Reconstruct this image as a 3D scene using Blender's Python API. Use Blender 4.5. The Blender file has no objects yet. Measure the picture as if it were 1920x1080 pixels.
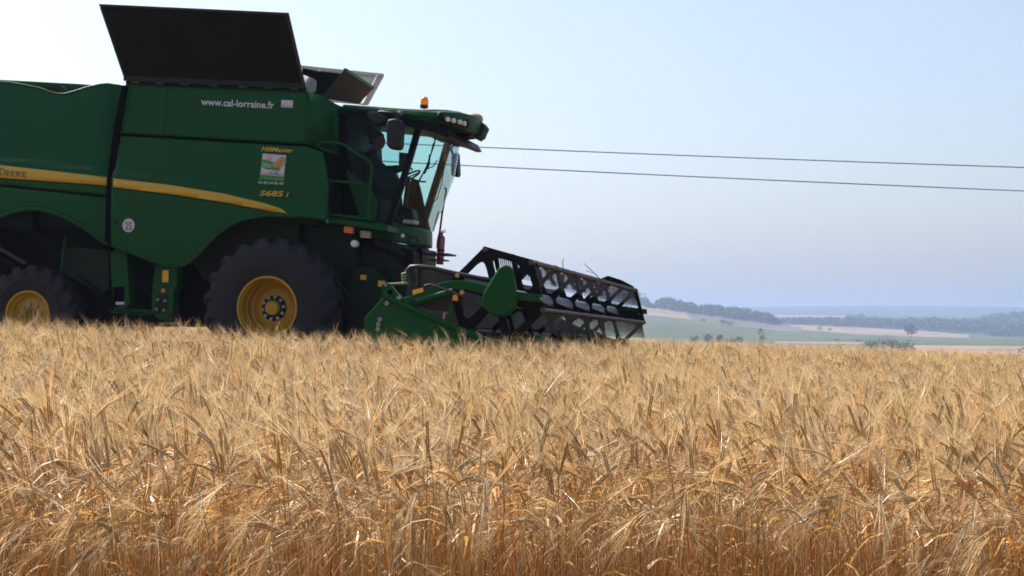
import bpy, bmesh, math, random
import numpy as np
from mathutils import Vector, Matrix, noise

random.seed(7)
S = bpy.context.scene
COL = S.collection

# ------------------------------------------------------------------ camera
FPX = 3000.0                      # focal length in pixels of a 1920 wide frame
HC = 1.05                         # eye height over the soil at the field edge
TILT = math.atan(80 / FPX)
cam = bpy.data.cameras.new('camera')
cam.sensor_width = 36.0
cam.lens = 36.0 * FPX / 1920
cam.clip_start = 0.1
cam.clip_end = 40000
cam.dof.use_dof = True
cam.dof.focus_distance = 6.5
cam.dof.aperture_fstop = 10
cam_ob = bpy.data.objects.new('camera', cam)
cam_ob.location = (0, 0, HC)
cam_ob.rotation_euler = (math.pi / 2 + TILT, 0, 0)
COL.objects.link(cam_ob)
S.camera = cam_ob

# ------------------------------------------------------------------ sky, sun, exposure
SUN_EL = math.radians(50)
SUN_AZ = math.radians(-50)        # measured from the view direction, left is negative
W = bpy.data.worlds.new('World')
S.world = W
W.use_nodes = True
wn = W.node_tree.nodes
sky = wn.new('ShaderNodeTexSky')
sky.sky_type = 'NISHITA'
sky.sun_disc = False
sky.sun_elevation = SUN_EL
sky.sun_rotation = SUN_AZ
sky.altitude = 200
sky.air_density = 1.0
sky.dust_density = 3.3
sky.ozone_density = 0.7
bg = wn['Background']
bg.inputs['Strength'].default_value = 0.12
W.node_tree.links.new(sky.outputs[0], bg.inputs['Color'])

sun = bpy.data.lights.new('sun', 'SUN')
sun.energy = 5.0
sun.angle = math.radians(0.6)
sun.color = (1.0, 0.94, 0.85)
sun_ob = bpy.data.objects.new('sun', sun)
sd = Vector((math.sin(SUN_AZ) * math.cos(SUN_EL), math.cos(SUN_AZ) * math.cos(SUN_EL), math.sin(SUN_EL)))
sun_ob.rotation_euler = sd.to_track_quat('Z', 'Y').to_euler()
sun_ob.location = (-30, 30, 60)
COL.objects.link(sun_ob)

S.view_settings.view_transform = 'Standard'
S.view_settings.look = 'None'
S.view_settings.exposure = 0.65
S.view_settings.gamma = 1.0
S.cycles.max_bounces = 7
S.cycles.diffuse_bounces = 4
S.cycles.glossy_bounces = 3
S.cycles.transmission_bounces = 6
S.cycles.transparent_max_bounces = 12
S.cycles.volume_bounces = 1
S.cycles.use_denoising = True
S.cycles.denoising_prefilter = 'FAST'
S.cycles.sample_clamp_indirect = 6.0

# ------------------------------------------------------------------ materials
def new_mat(name):
    m = bpy.data.materials.new(name)
    m.use_nodes = True
    nt = m.node_tree
    return m, nt, nt.nodes['Principled BSDF']

def paint(name, col, rough=0.4, metal=0.0, dirt=0.25, dirt_col=(0.16, 0.12, 0.075), scale=1.6, bump=0.0, spec=0.5, coat=0.0, fine=0.1):
    """painted or bare surface with dust lying on it in soft patches and specks"""
    m, nt, b = new_mat(name)
    N, Lk = nt.nodes, nt.links
    tc = N.new('ShaderNodeTexCoord')
    n1 = N.new('ShaderNodeTexNoise'); n1.inputs['Scale'].default_value = scale; n1.inputs['Detail'].default_value = 7; n1.inputs['Roughness'].default_value = 0.65
    n2 = N.new('ShaderNodeTexNoise'); n2.inputs['Scale'].default_value = scale * 22; n2.inputs['Detail'].default_value = 4
    Lk.new(tc.outputs['Object'], n1.inputs['Vector']); Lk.new(tc.outputs['Object'], n2.inputs['Vector'])
    mr = N.new('ShaderNodeMapRange'); mr.inputs[1].default_value = 0.38; mr.inputs[2].default_value = 0.75
    mr.inputs[3].default_value = 0.0; mr.inputs[4].default_value = dirt
    Lk.new(n1.outputs['Fac'], mr.inputs[0])
    mr2 = N.new('ShaderNodeMapRange'); mr2.inputs[1].default_value = 0.45; mr2.inputs[2].default_value = 0.75
    mr2.inputs[3].default_value = 0.0; mr2.inputs[4].default_value = fine
    Lk.new(n2.outputs['Fac'], mr2.inputs[0])
    ad = N.new('ShaderNodeMath'); ad.operation = 'ADD'; ad.use_clamp = True
    Lk.new(mr.outputs[0], ad.inputs[0]); Lk.new(mr2.outputs[0], ad.inputs[1])
    mx = N.new('ShaderNodeMix'); mx.data_type = 'RGBA'
    mx.inputs[6].default_value = (*col, 1); mx.inputs[7].default_value = (*dirt_col, 1)
    Lk.new(ad.outputs[0], mx.inputs[0]); Lk.new(mx.outputs[2], b.inputs['Base Color'])
    rr = N.new('ShaderNodeMapRange'); rr.inputs[3].default_value = rough; rr.inputs[4].default_value = min(1, rough + 0.45)
    Lk.new(ad.outputs[0], rr.inputs[0]); Lk.new(rr.outputs[0], b.inputs['Roughness'])
    b.inputs['Metallic'].default_value = metal
    b.inputs['Specular IOR Level'].default_value = spec
    b.inputs['Coat Weight'].default_value = coat
    b.inputs['Coat Roughness'].default_value = 0.15
    if bump:
        bp = N.new('ShaderNodeBump'); bp.inputs['Strength'].default_value = bump; bp.inputs['Distance'].default_value = 0.01
        Lk.new(n2.outputs['Fac'], bp.inputs['Height']); Lk.new(bp.outputs[0], b.inputs['Normal'])
    return m

M = {}
M['green'] = paint('green_paint', (0.0055, 0.066, 0.0165), 0.40, dirt=0.08, dirt_col=(0.05, 0.045, 0.025), scale=0.9, coat=0.0, fine=0.03, spec=0.12)
M['green_header'] = paint('green_header_paint', (0.0025, 0.062, 0.012), 0.35, dirt=0.05, dirt_col=(0.03, 0.03, 0.015), scale=1.6, coat=0.0, fine=0.03, spec=0.13)
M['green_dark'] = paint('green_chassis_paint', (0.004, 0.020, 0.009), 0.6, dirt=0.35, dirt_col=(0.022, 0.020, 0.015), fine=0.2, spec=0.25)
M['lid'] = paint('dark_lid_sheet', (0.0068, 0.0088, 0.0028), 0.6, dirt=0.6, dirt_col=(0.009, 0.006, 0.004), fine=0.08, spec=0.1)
M['lid_sunlit'] = paint('sunlit_lid_tone', (0.64, 0.57, 0.50), 0.6, dirt=0.3)  # light albedo stands in for sunlight shining through the lid
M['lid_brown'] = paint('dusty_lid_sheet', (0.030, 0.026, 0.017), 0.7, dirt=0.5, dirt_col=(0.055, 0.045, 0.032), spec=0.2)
M['black'] = paint('black_paint', (0.0022, 0.0022, 0.0032), 0.45, dirt=0.2, dirt_col=(0.012, 0.011, 0.011), fine=0.08, spec=0.12)
M['black_gap'] = paint('black_gap', (0.002, 0.002, 0.003), 0.9, dirt=0.1, dirt_col=(0.008, 0.008, 0.008), spec=0.05)
M['plastic'] = paint('black_plastic', (0.009, 0.0085, 0.011), 0.5, dirt=0.3, dirt_col=(0.035, 0.03, 0.028), fine=0.15, spec=0.3)
M['tyre'] = paint('dusty_tyre_rubber', (0.0115, 0.0105, 0.013), 0.8, dirt=0.5, dirt_col=(0.034, 0.028, 0.030), scale=2.5, fine=0.2, bump=0.2)
M['yellow'] = paint('yellow_wheel_paint', (0.50, 0.27, 0.005), 0.42, dirt=0.35, dirt_col=(0.20, 0.10, 0.02), scale=2.2, fine=0.15)
M['stripe'] = paint('yellow_stripe_film', (0.56, 0.33, 0.012), 0.4, dirt=0.2, dirt_col=(0.30, 0.18, 0.04), fine=0.1)
M['steel'] = paint('worn_steel', (0.30, 0.30, 0.32), 0.45, metal=0.7, dirt=0.5, dirt_col=(0.12, 0.10, 0.08))
M['tube_grey'] = paint('grey_reel_tube', (0.13, 0.14, 0.17), 0.42, metal=0.3, dirt=0.5, dirt_col=(0.10, 0.085, 0.08))
M['bat'] = paint('worn_bat_pipe', (0.05, 0.034, 0.034), 0.4, metal=0.3, dirt=0.6, dirt_col=(0.15, 0.115, 0.105), scale=5)
M['tine'] = paint('worn_tine_plastic', (0.030, 0.024, 0.024), 0.4, dirt=0.5, dirt_col=(0.10, 0.08, 0.075), scale=5)
M['sheet'] = paint('grey_sheet', (0.036, 0.040, 0.038), 0.5, metal=0.2, dirt=0.5, dirt_col=(0.048, 0.042, 0.034))
M['white'] = paint('white_film', (0.50, 0.49, 0.53), 0.5, dirt=0.25, dirt_col=(0.45, 0.42, 0.38), fine=0.1)
M['grey_text'] = paint('pale_grey_film', (0.50, 0.56, 0.56), 0.5, dirt=0.2, dirt_col=(0.3, 0.3, 0.27))
M['lilac'] = paint('pale_plate', (0.60, 0.54, 0.62), 0.5, dirt=0.2)
M['sticker_green'] = paint('green_film', (0.02, 0.25, 0.04), 0.5, dirt=0.1)
M['ochre'] = paint('ochre_film', (0.50, 0.27, 0.07), 0.5, dirt=0.1)
M['pink'] = paint('pink_film', (0.70, 0.38, 0.33), 0.5, dirt=0.1)
M['black_text'] = paint('black_film', (0.02, 0.018, 0.012), 0.5, dirt=0.1)
M['coupling'] = paint('olive_coupling', (0.14, 0.17, 0.05), 0.5, dirt=0.3)
M['orange'] = paint('orange_reflector', (0.75, 0.16, 0.02), 0.3, dirt=0.2)
M['warn'] = paint('yellow_warning_film', (0.80, 0.40, 0.01), 0.45, dirt=0.2)
M['red'] = paint('red_enamel', (0.33, 0.035, 0.028), 0.35, dirt=0.25, coat=0.3)
M['brown_trim'] = paint('brown_cab_trim', (0.07, 0.045, 0.025), 0.7, dirt=0.2)
M['brown_pillar'] = paint('brown_cab_pillar', (0.12, 0.085, 0.055), 0.6, dirt=0.2)
M['seat'] = paint('dark_seat_cloth', (0.008, 0.008, 0.011), 0.9, dirt=0.1)
M['beige'] = paint('beige_roof_top', (0.34, 0.27, 0.20), 0.6, dirt=0.2)
M['dome'] = paint('yellow_dome_plastic', (0.42, 0.29, 0.09), 0.45, dirt=0.3)
M['skin'] = paint('skin', (0.20, 0.10, 0.06), 0.55, dirt=0.05)
M['cloth'] = paint('dark_work_clothes', (0.008, 0.010, 0.015), 0.9, dirt=0.1)
M['hair'] = paint('dark_hair', (0.012, 0.009, 0.007), 0.6, dirt=0.0)
M['cable'] = paint('weathered_cable', (0.16, 0.18, 0.21), 0.5, dirt=0.3)
M['hose'] = paint('hydraulic_hose', (0.018, 0.015, 0.015), 0.45, dirt=0.3, dirt_col=(0.09, 0.07, 0.06))

def glass(name, tint, refl=1.0):
    m = bpy.data.materials.new(name); m.use_nodes = True
    nt = m.node_tree; N = nt.nodes; N.clear()
    o = N.new('ShaderNodeOutputMaterial'); t = N.new('ShaderNodeBsdfTransparent'); g = N.new('ShaderNodeBsdfGlossy')
    t.inputs[0].default_value = (*tint, 1); g.inputs['Roughness'].default_value = 0.03
    g.inputs[0].default_value = (0.9, 0.95, 1, 1)
    fr = N.new('ShaderNodeFresnel'); fr.inputs[0].default_value = 1.45
    mu = N.new('ShaderNodeMath'); mu.operation = 'MULTIPLY'; mu.inputs[1].default_value = refl
    mx = N.new('ShaderNodeMixShader')
    nt.links.new(fr.outputs[0], mu.inputs[0]); nt.links.new(mu.outputs[0], mx.inputs[0])
    nt.links.new(t.outputs[0], mx.inputs[1]); nt.links.new(g.outputs[0], mx.inputs[2])
    nt.links.new(mx.outputs[0], o.inputs[0])
    return m
M['glass'] = glass('cab_glass', (0.76, 0.90, 0.885), 0.45)
M['glass_side'] = glass('side_glass', (0.74, 0.885, 0.87), 0.12)
M['glass_dark'] = glass('tinted_cab_glass', (0.16, 0.24, 0.36), 0.6)
def lamp_glass(name, col, rough=0.2, trans=0.5):
    m, nt, b = new_mat(name)
    b.inputs['Base Color'].default_value = (*col, 1); b.inputs['Roughness'].default_value = rough
    b.inputs['Transmission Weight'].default_value = trans
    return m
M['amber'] = lamp_glass('amber_lens', (0.95, 0.30, 0.01), 0.15, 0.45)
M['lens'] = lamp_glass('clear_lamp_lens', (0.80, 0.76, 0.72), 0.2, 0.1)

def leafy(name, col, trans=0.35, var=0.35, dark=(0.5, 1.35), rand=True, rough=0.6, spec=0.25):
    """vegetation: diffuse plus light passing through, varied per plant and over the plant"""
    m = bpy.data.materials.new(name); m.use_nodes = True
    nt = m.node_tree; N = nt.nodes; Lk = nt.links; N.clear()
    o = N.new('ShaderNodeOutputMaterial')
    p = N.new('ShaderNodeBsdfPrincipled'); p.inputs['Roughness'].default_value = rough; p.inputs['Specular IOR Level'].default_value = spec
    t = N.new('ShaderNodeBsdfTranslucent'); mx = N.new('ShaderNodeMixShader'); mx.inputs[0].default_value = trans
    oi = N.new('ShaderNodeObjectInfo'); hs = N.new('ShaderNodeHueSaturation')
    hs.inputs['Color'].default_value = (*col, 1)
    tc = N.new('ShaderNodeTexCoord'); nz = N.new('ShaderNodeTexNoise'); nz.inputs['Scale'].default_value = 9.0 if rand else 0.35; nz.inputs['Detail'].default_value = 4
    Lk.new(tc.outputs['Object'], nz.inputs['Vector'])
    ad = N.new('ShaderNodeMath'); ad.operation = 'MULTIPLY_ADD'; ad.inputs[1].default_value = 0.6 if rand else 0.0
    Lk.new(oi.outputs['Random'], ad.inputs[0])
    m2 = N.new('ShaderNodeMath'); m2.operation = 'MULTIPLY'; m2.inputs[1].default_value = 0.4 if rand else 1.0
    Lk.new(nz.outputs['Fac'], m2.inputs[0]); Lk.new(m2.outputs[0], ad.inputs[2])
    v = N.new('ShaderNodeMapRange'); v.inputs[3].default_value = dark[0]; v.inputs[4].default_value = dark[1]
    if not rand: v.inputs[1].default_value = 0.3; v.inputs[2].default_value = 0.7
    Lk.new(ad.outputs[0], v.inputs[0]); Lk.new(v.outputs[0], hs.inputs['Value'])
    h = N.new('ShaderNodeMapRange'); h.inputs[3].default_value = 0.5 - 0.03 * var; h.inputs[4].default_value = 0.5 + 0.03 * var
    fr = N.new('ShaderNodeMath'); fr.operation = 'FRACT'; m3 = N.new('ShaderNodeMath'); m3.operation = 'MULTIPLY'; m3.inputs[1].default_value = 37.3
    Lk.new(oi.outputs['Random'], m3.inputs[0]); Lk.new(m3.outputs[0], fr.inputs[0]); Lk.new(fr.outputs[0], h.inputs[0]); Lk.new(h.outputs[0], hs.inputs['Hue'])
    sa = N.new('ShaderNodeMapRange'); sa.inputs[3].default_value = 1.15; sa.inputs[4].default_value = 0.75
    Lk.new(fr.outputs[0], sa.inputs[0]); Lk.new(sa.outputs[0], hs.inputs['Saturation'])
    Lk.new(hs.outputs[0], p.inputs['Base Color']); Lk.new(hs.outputs[0], t.inputs[0])
    Lk.new(p.outputs[0], mx.inputs[1]); Lk.new(t.outputs[0], mx.inputs[2]); Lk.new(mx.outputs[0], o.inputs[0])
    return m
M['stem'] = leafy('barley_stem', (0.60, 0.34, 0.11), 0.3, rough=0.4, spec=0.5)
M['ear'] = leafy('barley_ear', (0.56, 0.37, 0.165), 0.2)
M['awn'] = leafy('barley_awn', (0.83, 0.585, 0.275), 0.4, rough=0.33, spec=0.7)
M['blade'] = leafy('barley_leaf', (0.66, 0.38, 0.115), 0.45, rough=0.45, spec=0.5)
M['blade_green'] = leafy('green_stalk', (0.32, 0.29, 0.07), 0.4)
M['foliage'] = leafy('far_foliage', (0.035, 0.075, 0.022), 0.2, rand=False, dark=(0.4, 1.7))
M['foliage_hazed'] = leafy('far_foliage_hazed', (0.075, 0.125, 0.06), 0.2, rand=False, dark=(0.5, 1.6))  # haze in front of the copse put into a paler green
M['weed'] = leafy('weed_leaf', (0.10, 0.14, 0.05), 0.3, rand=False)
M['bark'] = paint('bark', (0.09, 0.065, 0.045), 0.9, dirt=0.3)

# ------------------------------------------------------------------ helpers
def tag(o, label=None, cat=None, group=None, kind=None):
    if label: o['label'] = label
    if cat: o['category'] = cat
    if group: o['group'] = group
    if kind: o['kind'] = kind
    return o

def empty(name, loc=(0, 0, 0), parent=None):
    o = bpy.data.objects.new(name, None)
    o.empty_display_size = 0.2
    COL.objects.link(o)
    if parent: o.parent = parent
    o.location = loc
    return o

class MB:
    """collects simple solids; build() links them as ONE mesh object"""
    def __init__(s): s.v = []; s.f = []; s.mi = []; s.cur = 0
    def add(s, vs, fs):
        n = len(s.v); s.v += [tuple(v) for v in vs]
        for f in fs: s.f.append(tuple(i + n for i in f)); s.mi.append(s.cur)
        return s
    def prism(s, loop, vec):
        loop = [Vector(p) for p in loop]; vec = Vector(vec); n = len(loop)
        vs = loop + [p + vec for p in loop]
        fs = [tuple(range(n))[::-1], tuple(range(n, 2 * n))] + [(i, (i + 1) % n, n + (i + 1) % n, n + i) for i in range(n)]
        return s.add(vs, fs)
    def box(s, a, b):
        x0, y0, z0 = a; x1, y1, z1 = b
        return s.prism([(x0, y0, z0), (x1, y0, z0), (x1, y0, z1), (x0, y0, z1)], (0, y1 - y0, 0))
    def bar(s, p, q, w, h=None, up=(0, 0, 1)):
        p = Vector(p); q = Vector(q); h = h or w
        d = (q - p).normalized(); up = Vector(up)
        if abs(d.dot(up)) > 0.98: up = Vector((1, 0, 0))
        a = d.cross(up).normalized(); b = a.cross(d)
        return s.prism([p + a * w / 2 + b * h / 2, p - a * w / 2 + b * h / 2, p - a * w / 2 - b * h / 2, p + a * w / 2 - b * h / 2], q - p)
    def tube(s, pts, r, n=8, closed=False):
        pts = [Vector(p) for p in pts]; rr = r if isinstance(r, (list, tuple)) else [r] * len(pts)
        vs = []; fs = []; ref = None
        for i, p in enumerate(pts):
            d = (pts[min(i + 1, len(pts) - 1)] - pts[max(i - 1, 0)])
            d = d.normalized() if d.length > 1e-9 else Vector((0, 0, 1))
            if ref is None: ref = d.orthogonal().normalized()
            ref = (ref - d * ref.dot(d)); ref = ref.normalized() if ref.length > 1e-6 else d.orthogonal().normalized()
            b = d.cross(ref)
            for k in range(n):
                t = 2 * math.pi * k / n
                vs.append(p + (ref * math.cos(t) + b * math.sin(t)) * rr[i])
        for i in range(len(pts) - 1):
            for k in range(n):
                fs.append((i * n + k, i * n + (k + 1) % n, (i + 1) * n + (k + 1) % n, (i + 1) * n + k))
        fs.append(tuple(range(n))[::-1]); fs.append(tuple(range((len(pts) - 1) * n, len(pts) * n)))
        return s.add(vs, fs)
    def lathe(s, prof, c, n=48, axis='y', close=False, cap=True):
        """prof: (radius, offset along axis)"""
        c = Vector(c); vs = []; fs = []
        for r, h in prof:
            for k in range(n):
                t = 2 * math.pi * k / n
                if axis == 'y': vs.append(c + Vector((r * math.cos(t), h, r * math.sin(t))))
                else: vs.append(c + Vector((r * math.cos(t), r * math.sin(t), h)))
        m = len(prof)
        for i in range(m - 1 if not close else m):
            j = (i + 1) % m
            for k in range(n):
                fs.append((i * n + k, i * n + (k + 1) % n, j * n + (k + 1) % n, j * n + k))
        if not close and cap:
            if prof[0][0] > 1e-4: fs.append(tuple(range(n)))
            if prof[-1][0] > 1e-4: fs.append(tuple(range((m - 1) * n, m * n)))
        return s.add(vs, fs)
    def build(s, name, mat, parent=None, smooth=None, bevel=0, sub=0):
        me = bpy.data.meshes.new(name)
        me.from_pydata(s.v, [], s.f)
        for m in (mat if isinstance(mat, (list, tuple)) else [mat]): me.materials.append(m)
        if any(s.mi): me.polygons.foreach_set('material_index', s.mi)
        bm = bmesh.new(); bm.from_mesh(me); bmesh.ops.recalc_face_normals(bm, faces=bm.faces); bm.to_mesh(me); bm.free()
        if smooth is not None:
            me.shade_smooth(); me.set_sharp_from_angle(angle=math.radians(smooth))
        o = bpy.data.objects.new(name, me); COL.objects.link(o)
        if parent: o.parent = parent
        if bevel:
            b = o.modifiers.new('bevel', 'BEVEL'); b.width = bevel; b.segments = 2; b.limit_method = 'ANGLE'; b.angle_limit = math.radians(40)
            b.harden_normals = False
        if sub:
            b = o.modifiers.new('sub', 'SUBSURF'); b.levels = sub; b.render_levels = sub
        return o

def sstep(t): t = max(0.0, min(1.0, t)); return t * t * (3 - 2 * t)
def interp(x, xs, ys): return float(np.interp(x, xs, ys))

# ------------------------------------------------------------------ ground
PXA = [-2500, 0, 900, 1190, 1240, 1300, 1370, 1450, 1520, 1600, 1720, 1800, 1920, 3200]
FAR = [  # distance, height of the ground there as picture row for each column of PXA
    (120,  [690] * 14), (300, [702] * 14), (560, [700] * 14),
    (760,  [668, 668, 668, 662, 662, 662, 662, 664, 664, 664, 664, 668, 670, 670]),
    (900,  [640, 640, 640, 640, 640, 641, 642, 643, 643, 644, 646, 647, 648, 652]),
    (1400, [600, 600, 600, 606, 609, 612, 618, 628, 632, 634, 636, 638, 640, 645]),
    (1800, [566, 568, 572, 585, 589, 596, 604, 616, 621, 627, 632.5, 633.5, 637, 642]),
    (2000, [556, 558, 560, 574, 578, 587, 597, 608, 614, 622, 627, 631, 635, 640]),
    (2300, [560, 562, 566, 580, 584, 592, 600, 608, 611, 614.5, 620.5, 628, 633, 636]),
    (2700, [575, 575, 580, 590, 592, 596, 602, 605, 607, 610, 612, 614, 618, 622]),
    (3500, [590, 590, 590, 598, 600, 602, 603, 604, 604, 604, 605, 605, 606, 608]),
    (4500, [590, 590, 590, 590, 590, 592, 592, 592, 592.5, 594, 598, 600, 600, 600]),
    (6500, [578, 578, 578, 580, 580, 579, 576.5, 574, 573, 573, 572.5, 573, 575, 576]),
    (8500, [600] * 14),
]
FD = [r[0] for r in FAR]
def far_row(px, d):
    col = [interp(px, PXA, r[1]) for r in FAR]
    return interp(d, FD, col)
def near_z(x, y):
    z = 0.22 * sstep((y - 3.5) / 16.5) - 0.036 * (x + 3.4) * sstep(y / 15)
    if y > 32: z -= 0.15 * ((y - 32) / 25) ** 2
    return z
def ground_z(x, y):
    d = math.hypot(x, y)
    if y <= 0: return near_z(max(-40, min(40, x)), 0)
    xn = max(-60, min(60, x))
    zn = near_z(xn, min(y, 120))
    if d < 70: return zn
    px = 960 + FPX * x / y if y > 0.2 * abs(x) else (-2500 if x < 0 else 3200)
    zf = HC - (far_row(px, max(d, 120)) - 620) / FPX * min(y, d)
    return zn + (zf - zn) * sstep((d - 70) / 80)

def field_colour(px, d, x, y):
    soil = (0.15, 0.10, 0.055); stub = (0.46, 0.33, 0.20); pink = (0.27, 0.205, 0.145); mead = (0.085, 0.105, 0.06); wood = (0.028, 0.055, 0.022)
    pale = (0.26, 0.20, 0.145); lil = (0.14, 0.115, 0.10)
    if d < 115: return soil
    if d < 700: return stub
    j = 12 * noise.noise(Vector((px * 0.03, d * 0.002, 0)))
    if d < 905: return pink if px > 1640 + j else (0.12, 0.135, 0.08)
    if d < 1010 and 1450 < px < 1630: return (0.24, 0.18, 0.13)
    if d < 1700: return mead if px > 1200 else (0.13, 0.16, 0.075)
    if d < 1985:
        if px < 1292 - (d - 1800) * 0.05: return pale
        if px < 1500: return lil if d > 1800 else (0.12, 0.155, 0.075)
    if 1840 < d < 2330 and 1480 + j < px < 1815: return pale
    if d < 2330: return mead
    if d < 3150: return wood
    if d < 3900: return (0.36, 0.30, 0.18) if 1660 < px < 1850 else ((0.14, 0.17, 0.08) if px > 1700 else wood)
    if 4050 < d < 4700 and 1420 < px < 1622 + j: return pale
    if d > 4300: return (0.022, 0.046, 0.020)
    return wood

def build_ground():
    azs = sorted(set([round(a, 5) for a in np.arange(-math.pi, math.pi, 0.12)] +
                     [round(math.atan((p - 960) / FPX), 5) for p in np.arange(-1200, 3200, 12)] +
                     [round(math.atan((p - 960) / FPX), 5) for p in np.arange(1140, 1960, 4)]))
    azs = [a for a in azs if a < math.pi - 0.02]
    ds = [0.8 * 1.035 ** k for k in range(275)]
    ds = [d for d in ds if d < 9500] + [9500]
    na = len(azs); vs = [(0, 0, 0)]; cols = []
    for d in ds:
        for a in azs:
            x, y = d * math.sin(a), d * math.cos(a)
            z = ground_z(x, y)
            if d < 60: z += 0.03 * noise.noise(Vector((x * 1.3, y * 1.3, 0)))
            if 700 < d: z += d * 0.0002 * noise.noise(Vector((x * 0.006, y * 0.006, 3)))
            vs.append((x, y, z))
    fs = []
    for k in range(na):
        fs.append((0, 1 + (k + 1) % na, 1 + k)); cols.append((0.15, 0.10, 0.055))
    for i in range(len(ds) - 1):
        dm = math.sqrt(ds[i] * ds[i + 1])
        for k in range(na):
            a = azs[k]; b = 1 + i * na
            fs.append((b + k, b + (k + 1) % na, b + na + (k + 1) % na, b + na + k))
            px = 960 + FPX * math.tan(a) if abs(a) < 1.2 else (-2500 if a < 0 else 3200)
            cols.append(field_colour(px, dm, 0, 0))
    me = bpy.data.meshes.new('ground'); me.from_pydata(vs, [], fs); me.shade_smooth()
    at = me.attributes.new('field', 'FLOAT_COLOR', 'FACE')
    at.data.foreach_set('color', np.array([c + (1,) for c in cols], dtype=np.float32).ravel())
    m, nt, b = new_mat('ground_fields'); N, Lk = nt.nodes, nt.links
    a = N.new('ShaderNodeAttribute'); a.attribute_name = 'field'
    tc = N.new('ShaderNodeTexCoord')
    n1 = N.new('ShaderNodeTexNoise'); n1.inputs['Scale'].default_value = 0.012; n1.inputs['Detail'].default_value = 8
    n2 = N.new('ShaderNodeTexNoise'); n2.inputs['Scale'].default_value = 6.0; n2.inputs['Detail'].default_value = 8
    for n in (n1, n2): Lk.new(tc.outputs['Object'], n.inputs['Vector'])
    mm = N.new('ShaderNodeMath'); mm.operation = 'MULTIPLY'; Lk.new(n1.outputs['Fac'], mm.inputs[0]); Lk.new(n2.outputs['Fac'], mm.inputs[1])
    v = N.new('ShaderNodeMapRange'); v.inputs[1].default_value = 0.12; v.inputs[2].default_value = 0.4; v.inputs[3].default_value = 0.65; v.inputs[4].default_value = 1.35
    Lk.new(mm.outputs[0], v.inputs[0])
    hs = N.new('ShaderNodeHueSaturation'); Lk.new(a.outputs['Color'], hs.inputs['Color']); Lk.new(v.outputs[0], hs.inputs['Value'])
    Lk.new(hs.outputs[0], b.inputs['Base Color']); b.inputs['Roughness'].default_value = 1.0; b.inputs['Specular IOR Level'].default_value = 0.05
    me.materials.append(m)
    o = bpy.data.objects.new('ground', me); COL.objects.link(o)
    tag(o, kind='structure')
build_ground()

# ------------------------------------------------------------------ far woods, bushes and the lone tree
def at_px(px, d):
    x = d * (px - 960) / math.hypot(FPX, px - 960); y = d * FPX / math.hypot(FPX, px - 960)
    return Vector((x, y, ground_z(x, y)))

def crown_into(mb, c, rx, rz, n, leaf, rng):
    """leaf clumps spread through lumpy lobes, dense outside and open inside"""
    lobes = [(Vector((rng.uniform(-.5, .5) * rx, rng.uniform(-.5, .5) * rx, rng.uniform(-.35, .5) * rz)), rng.uniform(.45, .75)) for _ in range(7)]
    for _ in range(n):
        lc, lr = rng.choice(lobes)
        d = Vector((rng.gauss(0, 1), rng.gauss(0, 1), rng.gauss(0, 1))).normalized() * rng.uniform(.55, 1.05) ** 0.6
        p = c + lc + Vector((d.x * rx * lr, d.y * rx * lr, d.z * rz * lr))
        u = Vector((rng.gauss(0, 1), rng.gauss(0, 1), rng.gauss(0, 1))).normalized(); w = u.orthogonal().normalized()
        s = leaf * rng.uniform(.5, 1.3)
        t = u.cross(w)
        mb.add([p + w * s, p + t * s * .8, p - w * s * .9, p - t * s], [(0, 1, 2, 3)])

def wood(name, pxs, d0, d1, step, h, n, leaf, mat, label, cat='wood', seed=1):
    rng = random.Random(seed); mb = MB()
    x0, x1 = pxs[0], pxs[-1]; px = x0
    while px < x1:
        d = rng.uniform(d0, d1); p = at_px(px, d)
        hh = (interp(px, pxs, h) if isinstance(h, (list, tuple)) else h) * rng.uniform(.8, 1.12)
        crown_into(mb, p + Vector((0, 0, hh * .5)), hh * .52, hh * .5, n, leaf, rng)
        px += step * rng.uniform(.6, 1.4)
    o = mb.build(name, mat)
    tag(o, label, cat, kind='stuff')
    return o
wood('hill_wood', [1120, 1170, 1192, 1205, 1222, 1231], 1990, 2120, 2.2, [16, 18, 19, 14, 5, 3], 120, 1.5, M['foliage'], 'dark hazy wood on the hilltop just right of the harvester reel', seed=3)
wood('ridge_wood', [1234, 1240, 1270, 1300, 1312, 1320, 1350, 1400, 1440, 1462], 1960, 2160, 1.6, [10, 14, 15, 13, 9, 14, 15, 15, 13, 6], 120, 1.5, M['foliage'], 'long dark wood running down the hazy ridge', seed=4)
wood('valley_wood', [1455, 1500, 1600, 1700, 1760, 1800, 1850, 1930, 2100], 2380, 2700, 1.6, [8, 11, 13, 15, 16, 15, 14, 15, 16], 90, 1.8, M['foliage'], 'blue hazy belt of wood along the valley floor behind the pale field', seed=5)
wood('far_wood', [1590, 1615, 1640, 1800, 1880, 1930, 2100], 3000, 3300, 3.0, [16, 18, 8, 9, 22, 30, 30], 70, 3.0, M['foliage'], 'farther hazy belt of wood rising at the right edge', seed=6)
wood('meadow_hedge', [1860, 1900, 1960, 2100], 2250, 2330, 2.2, [8, 12, 13, 12], 80, 1.2, M['foliage'], 'low dark hedge at the right end of the green meadow', seed=9)

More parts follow.
